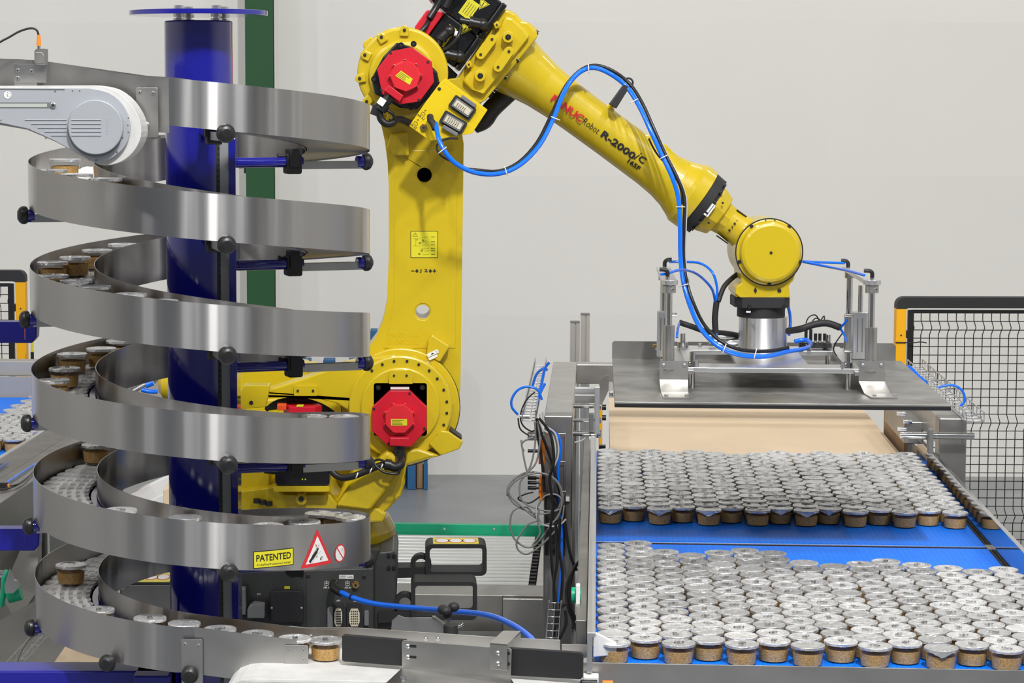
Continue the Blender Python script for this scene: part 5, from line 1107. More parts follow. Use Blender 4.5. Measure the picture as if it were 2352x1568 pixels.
def collar(c, r, h, m=STEEL, nm='clamp_collar'):
    m_ = C(); m_.lathe(c, (0, 0, -1), [(0, r - .001), (.001, r), (h, r), (h, r * .8)], 28); o = ob(nm, m_, m, gp)
    m_ = C(); m_.cyl(c + Vector((r * .55, -r * .85, -h * .5)), c + Vector((r * .55, -r * 1.02, -h * .5)), .0045, n=10); m_.cyl(c + Vector((r * .55, -r * 1.02, -h * .5)), c + Vector((r * .55, -r * 1.03, -h * .5)), .002, n=6, mat=1); ob('screw', m_, [GALV, INK], gp)
gl0 = guide(1537, 655, 747, 7.15, .0098, .0178); gr0 = guide(2003, 655, 752, 7.15, .0098, .0178)
gl1 = guide(1524, 630, 735, 7.70, .010, .015); gr1 = guide(1952, 625, 720, 7.70, .010, .015)
for c in (gl0, gr0): collar(c, .020, .022)
for c in (gl1, gr1): collar(c, .016, .018)
for c0, c1 in ((gl0, gl1), (gr0, gr1)):
    m_ = C(); z0 = c0.z + .002; d0 = Vector((c0.x, 7.15, 0)); r = .026
    m_.prism(circ(d0.x, d0.y, .026, 24), z0, z0 + .014, 0, ax='z'); o = ob('end_disc', m_, ALU, gp, bevel=.001)
    m_ = C(); m_.prism([(d0.x - .022, d0.y), (d0.x + .022, d0.y), (c1.x + .022, 7.72), (c1.x - .022, 7.72)], z0 + .0005, z0 + .0135, 0, ax='z'); ob('top_bar', m_, ALU, gp, bevel=.001)
for x, y, s_ in ((1533, 637, -1), (2003, 637, -1)):
    c = V(x, y, 7.15); z0 = gl0.z + .016; m_ = C(); m_.cyl((c.x, 7.15, z0), (c.x, 7.15, z0 + .012), .006, n=6, mat=1); m_.tube([(c.x, 7.15, z0 + .010), (c.x, 7.15, z0 + .024), (c.x - .008, 7.15, z0 + .030), (c.x - .024, 7.15, z0 + .031)], .0062, 12); ob('elbow_fitting', m_, [BLACK, STEELP], gp)
for x, y, s_ in ((1527, 603, 1), (1948, 605, -1)):
    c = V(x, y, 7.68); z0 = gl1.z + .016; m_ = C(); m_.cyl((c.x, 7.68, z0), (c.x, 7.68, z0 + .012), .006, n=6, mat=1); m_.tube([(c.x, 7.68, z0 + .010), (c.x, 7.68, z0 + .024), (c.x + .008 * s_, 7.68, z0 + .032), (c.x + .022 * s_, 7.68, z0 + .033)], .0064, 12); ob('elbow_fitting', m_, [BLACK, STEELP], gp)
for (x0, x1, y0, y1, xr) in ((1510, 1536, 716, 800, 1524), (1960, 1994, 718, 808, 1977)):
    a, b = V(x0, y0, 7.45), V(x1, y1, 7.45); m_ = C(); m_.rbox(a.x, b.x, 7.45, 7.50, ZF, a.z, .006, ax='z'); ob('pneumatic_cylinder', m_, ALU, gp, bevel=.001)
    for k_ in (.3, .6): u = a.x + (b.x - a.x) * k_; m_ = C(); m_.box(u - .0015, u + .0015, 7.4485, 7.4505, ZF + .02, a.z - .018); ob('sensor_groove', m_, GREYP, gp)
    m_ = C(); c = V(xr, 655, 7.475); m_.cyl((c.x, 7.475, a.z), (c.x, 7.475, c.z), .0075, n=16); ob('piston_rod', m_, STEELP, gp)
    for yy in (y0 + 6, y1 - 3):
        sx_ = -1 if x0 > 1700 else 1; p_ = a.x if sx_ < 0 else b.x; c = V(x0, yy, 7.46); m_ = C(); m_.cyl((p_, 7.46, c.z), (p_ + sx_ * .024, 7.46, c.z), .0055, n=12); ob('flow_valve', m_, STEELP, gp)
mb = MB(); zbot = c2w(0, 0, ZF).z; a = P(1756, 731, YR - .076); r = 55.5 * KP
mb.lathe((P(1752.5, 731, YR).x, YR, ZF), (0, 0, 1), [(.0005, r), (a.z - ZF - .001, r)], 64); ob('aluminium_spacer', mb, ALUV, gp)
m_ = C(); a, b = V(1850, 785, 7.72), V(1907, 800, 7.72); m_.box(a.x - .02, b.x, 7.70, 7.74, ZF + .004, ZF + .022); ob('sensor_block', m_, BLACKM, gp, bevel=.002)
for i, x in enumerate((1851, 1862, 1873, 1883, 1894)):
    c = V(x, 783, 7.70); m_ = C(); m_.cyl((c.x, 7.70, ZF + .022), (c.x, 7.70, ZF + .030), .0045, n=10, mat=1); m_.cyl((c.x, 7.70, ZF + .030), (c.x, 7.70, ZF + .052 + (.014 if i in (0, 1) else 0)), .0052, n=12); ob('plug', m_, [BLACK, STEELP], gp)
m_ = C(); m_.cyl(V(1628, 773, 7.78) , V(1700, 773, 7.78), .013, n=20); m_.cyl(V(1628, 785, 7.74), V(1700, 785, 7.74), .013, n=20); ob('vacuum_tube', m_, ALU, gp)
m_ = C(); c = V(1608, 773, 7.79); m_.cyl((c.x, 7.79, ZF), (c.x, 7.79, ZF + .008), .007, n=12); ob('bolt', m_, STEELP, gp)
c = V(1505, 776, 7.75); m_ = C(); m_.cyl((c.x, 7.75, ZF), (c.x, 7.75, ZF + .008), .009, n=16); ob('bolt', m_, BRASS, gp)
# sleeved hoses of the gripper
def gh(name, pts, r, m=BLACKM, lab=None): 
    m_ = C(); m_.tube([V(x, y, v) for x, y, v in pts], r, 10); ob(name, m_, m, gp, lab)
gh('sleeved_hose', [(1560, 740, 7.6), (1590, 750, 7.6), (1625, 762, 7.65), (1665, 765, 7.7), (1695, 770, 7.75)], .009)
gh('sleeved_hose', [(1810, 760, 7.55), (1840, 755, 7.5), (1870, 745, 7.5), (1900, 742, 7.5), (1930, 752, 7.5)], .011)
gh('sleeved_hose', [(1644, 765, 7.6), (1642, 730, 7.6), (1646, 692, 7.6)], .010); gh('sleeved_hose', [(1650, 692, 7.6), (1662, 660, 7.62), (1680, 640, 7.65), (1700, 625, 7.7)], .008)
gh('blue_tube', [(1645, 690, 7.6), (1647, 660, 7.6), (1636, 625, 7.6), (1610, 605, 7.65), (1575, 601, 7.68), (1536, 601, 7.68)], .0042, BLUEB)
gh('blue_tube', [(1643, 695, 7.6), (1636, 665, 7.55), (1615, 640, 7.5), (1590, 624, 7.4), (1560, 620, 7.25), (1533, 628, 7.17), (1518, 630, 7.15)], .0042, BLUEB)
gh('blue_tube', [(1636, 780, 7.7), (1639, 765, 7.65)], .004, BLUEB); gh('blue_tube', [(1648, 780, 7.7), (1646, 765, 7.65)], .004, BLUEB)
gh('blue_tube', [(1845, 600, 7.6), (1880, 602, 7.65), (1940, 604, 7.68)], .0042, BLUEB); gh('blue_tube', [(1845, 601, 7.6), (1900, 612, 7.5), (1950, 622, 7.3), (1985, 632, 7.18)], .0042, BLUEB)
gh('blue_tube', [(1809, 700, 7.7), (1814, 720, 7.72), (1815, 745, 7.74), (1812, 770, 7.75)], .005, BLUEB)
gh('blue_tube', [(1930, 752, 7.5), (1940, 742, 7.48), (1946, 733, 7.47)], .004, BLUEB); gh('blue_tube', [(1930, 754, 7.5), (1940, 770, 7.48), (1944, 785, 7.47)], .004, BLUEB)
gh('blue_tube', [(1560, 742, 7.58), (1556, 760, 7.5), (1555, 775, 7.48)], .004, BLUEB); gh('black_wire', [(1935, 765, 7.5), (1918, 790, 7.55), (1916, 808, 7.6), (1935, 830, 7.4)], .002)
gh('black_wire', [(1851, 742, 7.7), (1858, 728, 7.7), (1872, 723, 7.7), (1880, 735, 7.7), (1870, 750, 7.6)], .002); gh('black_wire', [(1862, 745, 7.7), (1872, 731, 7.7), (1884, 735, 7.7), (1878, 748, 7.6)], .002); gh('black_wire', [(1893, 745, 7.7), (1893, 725, 7.7), (1884, 738, 7.7)], .002)
# ================================================================ LONG HOSE over the forearm
hs = thing('air_hose_bundle', 'looping bundle of a blue and a black hose from the elbow panel to the gripper', 'hose', P(1350, 160, 7.2))
def HP(l): return [P(x, y, Y) for x, y, Y in l]
hp1 = [(1001, 283, 7.22), (1006, 312, 7.18), (1018, 342, 7.16), (1045, 374, 7.16), (1090, 396, 7.17), (1145, 399, 7.2), (1195, 378, 7.24), (1240, 332, 7.3), (1270, 275, 7.36), (1290, 225, 7.42), (1310, 188, 7.46), (1336, 163, 7.48), (1366, 156, 7.5), (1402, 170, 7.5), (1438, 198, 7.5), (1466, 240, 7.46), (1492, 295, 7.42), (1518, 352, 7.4), (1543, 405, 7.38), (1558, 455, 7.37), (1562, 520, 7.36), (1563, 590, 7.36), (1570, 650, 7.34), (1586, 705, 7.3), (1610, 755, 7.24), (1650, 795, 7.2), (1700, 815, 7.2), (1760, 818, 7.25), (1810, 807, 7.35), (1850, 800, 7.45), (1862, 790, 7.55), (1850, 780, 7.6), (1825, 784, 7.6)]
mb = MB(); mb.tube(HP(hp1), .0072, 10); ob('blue_hose', mb, BLUEB, hs)
hp2 = [(1065, 388, 7.19)] + [(x + dx, y + dy, Y + .012) for (x, y, Y), dx, dy in zip(hp1[4:29], [0, 0, -3, -7, -8, -6, -4, 0, 3, 6, 8, 9, 9, 9, 11, 14, 9, 7, 8, 10, 10, 8, 4, 0, 0], [-6, -6, -6, -4, -2, 0, 0, -4, -6, -7, -6, -4, -2, 0, 0, 0, 0, 0, 0, -2, -6, -10, -12, -12, -9])]
mb = MB(); mb.tube(HP(hp2), .0055, 8); ob('black_hose', mb, BLACK, hs)
hp3 = [(x - 1 if x < 1350 else x + 4, y + 2, Y + .018) for x, y, Y in hp2[6:]]
mb = MB(); mb.tube(HP(hp3), .0035, 8); ob('grey_hose', mb, CABL, hs)
mb = MB(); mb.tube(HP([(1052, 318, 7.25), (1030, 318, 7.24), (1010, 326, 7.22), (1003, 340, 7.2), (1014, 358, 7.19), (1040, 372, 7.18)]), .0035, 8); ob('black_hose', mb, BLACK, hs)
mb = MB(); mb.tube(HP([(1490, 318, 7.42), (1508, 352, 7.42), (1540, 390, 7.4), (1562, 430, 7.39), (1567, 470, 7.38)]), .003, 8); ob('black_hose', mb, BLACK, hs)
for x, y, dx, dy, Y in ((1016, 345, 9, -7, 7.16), (1162, 392, 3, 10, 7.2), (1276, 272, 10, 4, 7.36), (1352, 158, 1, 10, 7.49), (1456, 232, 9, -5, 7.47), (1525, 360, 8, -4, 7.395), (1563, 475, 10, 0, 7.37), (1570, 655, 11, -3, 7.34), (1664, 800, -4, 10, 7.2), (1735, 812, -3, 11, 7.22), (1857, 797, 6, 6, 7.5)):
    a = P(x - dx, y - dy, Y - .008); b = P(x + dx, y + dy, Y - .008); mb = MB(); q = P(x, y, Y); mb.tube([a, P(x, y, Y - .014), b, P(x, y, Y + .014)], .0016, 6, sm=4, cyc=True); ob('cable_tie', mb, WHITE, hs)
mb = MB(); mb.tube(HP([(988, 268, 7.25), (989, 276, 7.23), (995, 284, 7.22), (1000, 296, 7.21)]), .0105, 12); ob('hose_fitting', mb, BLACKM, hs)
mb = MB(); a, b = P(1405, 244, YR - .05), P(1442, 190, YR - .06); d = (b - a).normalized(); n_ = Vector((-d.z, 0, d.x))
pl = [a + n_ * .012, a - n_ * .012, b - n_ * .009 - d * .012, b + n_ * .009 - d * .012]; mb.prism([(q.x, q.z) for q in pl], YR - .11, YR - .05); mb.tube([b + Vector((.014 * math.cos(t), -.02, .014 * math.sin(t))) for t in [i * math.pi / 5 for i in range(10)]], .0035, 6, sm=2, cyc=True)
ob('hose_holder', mb, BLACKM, hs, 'black upright hose holder on the forearm', bevel=.002)
# base air hose
h2 = thing('blue_air_hose', 'thick bright blue air hose arching right from the charcoal connection box', 'hose', P(1000, 1400, 7.0))
mb = MB(); mb.tube(HP([(783, 1360, 7.18), (810, 1372, 7.12), (855, 1385, 7.05), (910, 1392, 6.95), (980, 1398, 6.8), (1045, 1404, 6.6), (1100, 1409, 6.45), (1145, 1420, 6.3), (1190, 1442, 6.1), (1222, 1468, 5.95), (1245, 1500, 5.85)]), .0082, 12); ob('hose', mb, BLUEB, h2)
mb = MB(); mb.tube(HP([(767, 1338, 7.25), (765, 1346, 7.22), (772, 1354, 7.2), (784, 1361, 7.18)]), .0125, 12); ob('elbow_fitting', mb, BLACK, h2)
mb = MB(); mb.cyl(P(806, 1370, 7.125), P(809, 1371.5, 7.12), .0095, n=14); ob('cable_tie', mb, BLACK, h2)

# ================================================================ LANE CONVEYOR from the spiral foot to the blue belt
vo = 5.610; vi = 5.770
ln = thing('lane_conveyor', 'narrow white belt lane leading from the spiral foot to the blue belt', 'conveyor', c2w(-.5, 5.6, 0))
a = V(568, 1560, 5.50); b = V(1400, 1500, 5.70); LZ0 = .838
m_ = C(); u0 = V(600, 1540, 5.6).x; r = .045
for (w0, w1, mm) in ((5.45, 5.795, 0),):
    ring = []
    for u_, dz in ((0, 0),): pass
    pts = [];
    for k_ in range(9): t = math.pi / 2 + math.pi * k_ / 8; pts.append((u0 + r * 1.6 * math.cos(t), LZ0 - r + r * math.sin(t)))
    u1 = -.034
    for k_ in range(7): t = -math.pi / 2 + math.pi * k_ / 6; pts.append((u1 + .012 * math.cos(t), .838 - .012 + .012 * math.sin(t)))
    m_.prism(pts, w0, w1, smooth=False)
ob('belt', m_, SEWN, ln, bevel=.004)
m_ = C(); m_.box(u0 - .02, -.03, 5.438, 5.4495, .76, .832); ob('side_frame', m_, ALU, ln, bevel=.002)
def vpoly(name, pts, v0, v1, m, par, bev=.002, lab=None):
    m_ = C(); m_.prism(vpx(pts, v0), v0, v1); return ob(name, m_, m, par, lab, bevel=bev)
m_ = C(); m_.ball((-.012, 5.64, .845), .020, (1, 1.8, .55)); ob('belt_nose', m_, SEWN, ln)
DA_, DB_ = V(785, 1490, 5.595), V(1337, 1530, 5.455); DX = (DB_ - DA_); DX.z = 0; DX.normalize(); DN = Vector((DX.y, -DX.x, 0))
CFI = CF.inverted()
def DV(px, py, off=0.0):                                    # point of the diagonal rail plane, moved off towards the front
    o_ = Vector((0, 0, HC)); d_ = (CFI.to_3x3() @ ray(px, py)); A_ = DA_ + DN * off
    t = (A_ - o_).dot(DN) / d_.dot(DN); return o_ + d_ * t
def dpoly(name, pts, off, th, m, par, bev=.002):
    q = [DV(x, y, off) for x, y in pts]; k_ = len(q); m_ = C(); b_ = [p - DN * th for p in q]
    tr = tessellate_polygon([[Vector((p.dot(DX), p.z, 0)) for p in q]])
    m_.add(q + b_, [tuple(t) for t in tr] + [tuple(k_ + i_ for i_ in reversed(t)) for t in tr] + [(i_, (i_ + 1) % k_, k_ + (i_ + 1) % k_, k_ + i_) for i_ in range(k_)])
    return ob(name, m_, m, par, None, bevel=bev)
dpoly('side_rail', [(785, 1461), (789, 1457), (932, 1469), (932, 1530), (789, 1519), (785, 1515)], 0, .012, BLACKM, ln)
dpoly('side_rail', [(1168, 1487), (1333, 1498), (1338, 1503), (1337, 1556), (1333, 1560), (1168, 1551)], 0, .012, BLACKM, ln)
vpoly('far_guide', [(626, 1434), (702, 1440), (804, 1440), (1160, 1464), (1287, 1469), (1287, 1520), (1100, 1516), (626, 1480)], vi, vi + .003, STEEL, ln, .0005)
vpoly('far_guide', [(1290, 1479), (1394, 1482), (1394, 1510), (1290, 1506)], vi - .06, vi - .055, STEEL, ln, .0005)
bk = dpoly('rail_bracket', [(923, 1474), (927, 1470), (1171, 1489), (1175, 1493), (1173, 1557), (923, 1534)], .016, .004, STEEL, ln, .0008)
m_ = C(); q = [DV(923, 1534, .016), DV(1173, 1557, .016), V(1184, 1574, 5.415), V(884, 1570, 5.43)]
m_.add(q + [p - Vector((0, 0, .004)) for p in q], [(0, 3, 2, 1), (4, 5, 6, 7), (3, 7, 6, 2), (0, 4, 7, 3), (1, 2, 6, 5)]); ob('bracket_foot', m_, STEEL, ln)
def dscrew(x, y, off, par):
    c = DV(x, y, off); m_ = C(); m_.lathe(c, DN, [(0, .0055), (.003, .0055), (.005, .003)], 12); ob('screw', m_, GALV, par)
for x, y in ((937, 1483), (937, 1508)):
    dpoly('slot', [(x, y - 3), (x + 19, y - 2), (x + 19, y + 4), (x, y + 3)], .0166, .001, INK, bk, 0); dscrew(x, y, .0166, bk)
for x, y in ((1166, 1500), (1166, 1524)): dpoly('slot', [(x - 3, y - 3), (x + 5, y - 3), (x + 5, y + 4), (x - 3, y + 3)], .0166, .001, INK, bk, 0)
for x, y in ((927, 1553), (1120, 1562)): c = V(x, y, 5.46); m_ = C(); m_.cyl((c.x, 5.46, c.z - .008), (c.x, 5.46, c.z + .001), .007, n=6, smooth=False); ob('bolt', m_, GALV, bk)
cb = dpoly('cross_bracket', [(1125, 1476), (1165, 1479), (1165, 1540), (1125, 1536)], .024, .0035, STEEL, ln, .0008)
t0, t1 = DV(1125, 1476, .024), DV(1165, 1479, .024); m_ = C(); q = [t0, t1, V(1196, 1449, 5.74), V(1155, 1448, 5.74)]
m_.add(q + [p - Vector((0, 0, .004)) for p in q], [(0, 1, 2, 3), (7, 6, 5, 4), (0, 4, 5, 1), (1, 5, 6, 2), (2, 6, 7, 3), (3, 7, 4, 0)]); ob('bracket_arm', m_, STEEL, cb)
m_ = C(); m_.box(q[2].x - .04, q[2].x, 5.74, 5.744, q[2].z - .04, q[2].z); ob('bracket_tail', m_, STEEL, cb)
for y in (1499, 1523): dscrew(1144, y, .0245, cb)
for x in (978, 1006): c = V(x, 1467, vi - .001); m_ = C(); m_.lathe(c, (0, -1, 0), [(0, .005), (.002, .005), (.003, .003)], 12); ob('screw', m_, GALV, ln)
c = V(714, 1461, vi - .002); m_ = C(); m_.lathe(c, (0, -1, 0), [(0, .005), (.002, .005), (.003, .003)], 12); ob('screw', m_, GALV, ln)
# star-knob clamp standing behind the lane
sk = thing('star_knob_clamp', 'black star knob clamp on a rod behind the lane guide', 'clamp', c2w(V(1035, 1450, 5.9).x, 5.9, 0))
m_ = C(); a, b = V(1022, 1434, 5.9), V(1054, 1470, 5.9); m_.cyl(((a.x + b.x) / 2, 5.9, b.z - .3), ((a.x + b.x) / 2 - .003, 5.9, a.z), .0185, n=20); ob('clamp_body', m_, BLACKM, sk, bevel=.001)
m_ = C(); c = V(1031, 1428, 5.9); m_.cyl(c, c + Vector((0, 0, .02)), .005, n=12); c2 = V(1050, 1440, 5.9); m_.cyl(c2, c2 + Vector((.016, 0, .008)), .005, n=12); ob('stud', m_, STEELP, sk)
m_ = C(); c = V(1028, 1402, 5.9); m_.cyl(c + Vector((0, 0, -.018)), c + Vector((-.001, 0, .004)), .010, .014, n=16)
for k_ in range(3): t = 2 * math.pi * k_ / 3 + .3; m_.ball(c + Vector((.016 * math.cos(t), .016 * math.sin(t), .004 + .005 * math.cos(t))), .0145, (1, 1, .85))
ob('star_knob', m_, BLACKM, sk)
# jars on the lane
for i, (x, u_) in enumerate(((505, None), (591, None), (677, None), (748, None))):
    q = V(x, [1443, 1454, 1464, 1475][i], vo + [.052, .049, .046, .044][i])
    zz = max(q.z - .049, LZ0 + .0008)
    jar(CF @ Vector((q.x, q.y, zz)), ['foil-lidded jar on the lane just right of the slotted steel foot plate of the spiral', 'foil-lidded jar on the lane, second from the spiral foot, half hidden behind the guide', 'foil-lidded jar on the lane just left of the fully visible one', 'fully visible jar on the lane beside the black side rail'][i], 'glass jars on the lane', lid=0)
# ================================================================ TRANSFER CONVEYOR (upper left)
td = thing('transfer_conveyor', 'light grey belt conveyor head with round cover at the top left', 'conveyor', P(100, 300, 5.5))
YT = 5.48
outl = [(-260, 197), (0, 197), (215, 196), (258, 205), (296, 234), (320, 276), (323, 315), (305, 350), (276, 372), (240, 380), (205, 368), (130, 327), (62, 298), (0, 287), (-260, 284)]
def densify(p, n=3): 
    q = smooth_path([Vector((a, b, 0)) for a, b in p[2:13]], n); return p[:2] + [(v.x, v.y) for v in q] + p[13:]
mb = MB(); mb.prism(pxp(densify(outl), YT + .01), YT + .012, YT + .15); ob('belt', mb, SEWN, td, bevel=.004)
inn_ = [(-260, 203), (0, 203), (205, 203), (250, 213), (280, 238), (297, 275), (297, 312), (280, 344), (250, 366), (222, 370), (185, 356), (125, 323), (62, 295), (0, 282), (-260, 278)]
sp_ = plate('side_plate', densify(inn_), YT, YT + .02, LGREY, td, .002)
mb = MB(); disc(mb, 219, 295, 64.5, YT - .001, YT + .002, bev=0, n=56); ob('cover_recess', mb, mat('recess_shade', (.20, .205, .21, 1), .6), td)  # flat darker disc; the shaded depth under the cover is put into its colour
mb = MB(); disc(mb, 219, 292, 62.5, YT - .018, YT - .001, bev=.002, n=56); cv_ = ob('round_cover', mb, LGREY, td)
for i in range(5):
    y = 275 + i * 9
    mb = MB(); a, b = P(164, y, YT - .018), P(232, y, YT - .018); mb.cyl(a, b, .0016, n=8); ob('rib', mb, LGREY, cv_)
    mb = MB(); a, b = P(57 + i * 15, y, YT), P(153, y, YT); mb.cyl(a, b, .0016, n=8); ob('rib', mb, LGREY, sp_)
mb = MB()
for i_, y_ in enumerate((274, 278, 282, 287, 291, 297, 301, 307)): line_px(mb, (243, y_), (248 - (i_ % 3), y_), 1.2, YT - .0184)
ob('embossed_marks', mb, mat('raised_grey', (.38, .40, .43, 1), .5), cv_)
mb = MB(); mb.prism(pxp(rrect(-100, 128, 235, 248, 5), YT - .0006), YT - .0006, YT + .001, 0); mb.prism(pxp([(-100, 238), (108, 238), (108, 246), (-100, 246)], YT - .001), YT - .001, YT, 1); ob('slot', mb, [GREYP, mat('pale_green', (.42, .46, .42, 1), .5)], sp_)
mb = MB(); c = P(122, 242, YT - .001); mb.lathe(c, (0, -1, 0), [(0, .0065), (.002, .0065), (.003, .005)], 18); mb.cyl(c + Vector((0, -.0031, 0)), c + Vector((0, -.0034, 0)), .003, n=6, mat=1); ob('screw', mb, [GALV, INK], sp_)
mb = MB(); disc(mb, 17.5, 218, 8.5, YT - .001, YT, bev=0, n=24); [mb.prism(pxp(circ(x_, y_, r_, 8), YT - .0013), YT - .0013, YT - .001, 1) for x_, y_, r_ in ((16.5, 217.5, 1.1), (17.8, 220.5, 1.1), (17.5, 212.5, .9), (20, 213.5, .7), (22, 215.5, .8), (23.3, 219.5, .7), (22.3, 222, .8))]; ob('round_sticker', mb, [WHITE, INK], sp_)
bolts(sp_, [(127, 209), (68, 297), (105, 317), (281, 316), (269, 349), (221, 368)], YT, 2.4, GREYP, 'screw', .001); bolts(sp_, [(295, 270), (294, 287), (295, 303), (204, 367), (183, 208), (167, 208), (2, 275)], YT, 1.8, GALV, 'screw', .001)
mb = MB(); line_px(mb, (-100, 203.5), (148, 205), 2.5, YT - .001, 0, .002); ob('edge_trim', mb, GREYP, sp_)
# sensor on its bracket
se = thing('photo_sensor', 'small metal photo sensor with orange plug above the grey conveyor head', 'sensor', P(92, 150, 5.64))
YS = 5.64
mb = MB(); mb.prism(pxp(rrect(32, 106, 147, 190, 1.5), YS), YS, YS + .003); mb.prism(pxp([(33, 188), (85, 188), (85, 205), (33, 205)], YS + .002), YS + .002, YS + .005); ob('bracket', mb, STEEL, se, bevel=.0005)
for x, y in ((41, 162), (73, 164), (41, 180)): screw_px(se, x, y, YS, .0052)
mb = MB(); mb.prism(pxp([(79, 117), (83, 112), (104, 112), (104, 150), (84, 148), (79, 142)], YS - .015), YS - .016, YS + .03); mb.prism(pxp([(82, 120), (96, 120), (101, 127), (101, 146), (83, 145)], YS - .017), YS - .0175, YS - .016); ob('sensor_body', mb, STEELD, se, bevel=.002)
mb = MB(); mb.cyl(P(89, 114, YS), P(89, 105, YS), .0042, n=14); ob('connector_nut', mb, STEELP, se)
mb = MB(); mb.cyl(P(89, 105, YS), P(89, 80, YS), .0056, .0038, n=14); ob('orange_plug', mb, ORANGE, se)
mb = MB(); mb.tube([P(89, 82, YS), P(84, 69, YS), P(70, 65, YS), (lambda q: q)(P(45, 72, YS)), P(20, 86, YS), P(-5, 100, YS), P(-60, 140, YS)], .0026, 8); ob('cable', mb, BLACK, se)
# ================================================================ LEFT CONVEYOR with jars
pA, pB = VZ(112, 986, .945), VZ(0, 1050, .945); uL = (pA.x + pB.x) / 2
lc = thing('side_conveyor', 'steel-sided conveyor with blue belt and jars at the far left edge', 'conveyor', c2w(uL - .5, 9.6, 0))
m_ = C(); m_.box(uL - 1.2, uL - .02, 8.0, 10.45, BZ - .03, BZ); ob('belt', m_, BELT, lc)
m_ = C(); m_.box(uL - .004, uL, 7.2, 9.75, .72, .945); m_.box(uL - .010, uL + .004, 7.2, 9.75, .943, .949); ob('side_plate', m_, STEELP, lc, bevel=.001)
m_ = C(); m_.box(uL, uL + .12, 7.0, 9.6, .865, .872); ob('ledge', m_, STEELD, lc, bevel=.001)
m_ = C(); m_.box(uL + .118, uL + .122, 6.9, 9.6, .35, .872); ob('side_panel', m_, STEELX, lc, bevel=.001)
m_ = C(); m_.box(uL - .02, uL + .10, 7.2, 9.5, .35, .72); ob('frame', m_, STEELD, lc)
for v in (7.3, 9.4): m_ = C(); m_.box(uL + .02, uL + .07, v, v + .05, 0, .35); ob('leg', m_, STEELD, lc)
a, b = V(0, 829, 10.50), V(0, 863, 10.50); m_ = C(); m_.box(uL - 1.3, uL + .15, 10.50, 10.60, b.z, a.z); ob('cross_beam', m_, SATIN, lc, bevel=.004)
a, b = V(0, 864, 10.47), V(0, 930, 10.47); m_ = C(); m_.box(uL - 1.3, uL + .15, 10.47, 10.48, b.z, a.z); ob('end_plate', m_, SATIN, lc, bevel=.002)
m_ = C(); a, b = V(82, 989, 9.05), V(97, 1008, 9.05); m_.box(a.x, a.x + .10, 9.0, 9.2, b.z, a.z); ob('guide_block', m_, BLUEP, lc, bevel=.003)
mpts = []
v = 8.85; k_ = 0
while v < 10.44:
    for j in range(4): u = uL - .06 - j * .0845 - (.04 if k_ % 2 else 0); mpts.append(CF @ Vector((u + random.uniform(-.003, .003), v + random.uniform(-.003, .003), BZ)))
    v += .0745; k_ += 1
jar_mass('glass_jars', mpts, 'foil-lidded glass jars crowded on the conveyor at the far left edge')
cable('blue_air_hose', 'thin blue hose along the ledge of the far left conveyor', 'hose', [[VZ(15, 1108, .88), VZ(45, 1088, .88), VZ(82, 1064, .88)]], BLUEB, .0035)
cable('thin_black_cable', 'black cables sagging along the ledge of the far left conveyor', 'cable', [[VZ(0, 1125, .88), VZ(30, 1118, .88), VZ(60, 1100, .88), VZ(90, 1066, .88)], [VZ(10, 1116, .88), VZ(40, 1112, .885), VZ(70, 1090, .88)]], BLACK, .003)
q = VZ(9, 1117, .88); sb = C(); sb.box(q.x - .012, q.x + .012, q.y - .01, q.y + .01, .874, .894); sb.box(q.x + .012, q.x + .02, q.y - .004, q.y + .004, .880, .888, 1); tag(ob('sensor_box', sb, [BLACK, ORANGE], bevel=.001), 'tiny black sensor box with orange plug on the far left ledge', 'sensor')
gk = thing('green_hand_clamp', 'green-handled clamp with steel bracket at the far left edge', 'clamp', P(20, 1350, 6.6))
mb = MB(); mb.tube([P(18, 1310, 6.6), P(10, 1330, 6.59), P(8, 1360, 6.59), P(3, 1391, 6.6)], .0085, 10); mb.cyl(P(18, 1366, 6.6), P(48, 1358, 6.6), .024, n=24); ob('handle', mb, GREENP, gk)
plate('bracket', [(22, 1306), (33, 1331), (40, 1332), (46, 1345), (38, 1354), (30, 1362), (12, 1362), (10, 1345)], 6.56, 6.565, STEEL, gk, .001); mb = MB(); mb.cyl(P(-8, 1318, 6.6), P(12, 1320, 6.6), .012, n=16); ob('stub', mb, STEELP, gk)
# steel sheets at the lower left
ss = thing('steel_chute', 'sloping dull steel chute sheets in the lower left corner', 'chute', P(60, 1500, 6.9))
def sheet(pts, th=.004): 
    mb = MB(); n_ = (Vector(pts[1]) - Vector(pts[0])).cross(Vector(pts[2]) - Vector(pts[0])).normalized() * th
    k_ = len(pts); mb.add([Vector(p) for p in pts] + [Vector(p) - n_ for p in pts], [tuple(range(k_)), tuple(reversed(range(k_, 2 * k_)))] + [(i, (i + 1) % k_, k_ + (i + 1) % k_, k_ + i) for i in range(k_)]); return mb
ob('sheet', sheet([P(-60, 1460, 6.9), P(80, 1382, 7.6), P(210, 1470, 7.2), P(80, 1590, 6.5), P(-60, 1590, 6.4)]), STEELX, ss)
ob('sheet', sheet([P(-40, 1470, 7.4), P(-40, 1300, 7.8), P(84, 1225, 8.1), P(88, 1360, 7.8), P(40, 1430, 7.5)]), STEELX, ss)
plate('post', [(95, 1215), (103, 1215), (104, 1320), (96, 1320)], 7.7, 7.75, BLACKM, ss, .001)
mb = MB(); mb.box(*(lambda a, b: (a.x, b.x))(P(105, 1210, 8), P(110, 1210, 8)), 8.0, 8.03, .5, P(0, 1210, 8).z); ob('post', mb, ALU, ss)
tag(ob('cardboard_offcut', sheet([P(110, 1545, 6.6), P(152, 1484, 6.9), P(200, 1482, 6.9), P(240, 1500, 6.8), P(230, 1550, 6.6)]), CARD), 'tan cardboard piece lying under the spiral at the lower left', 'cardboard')
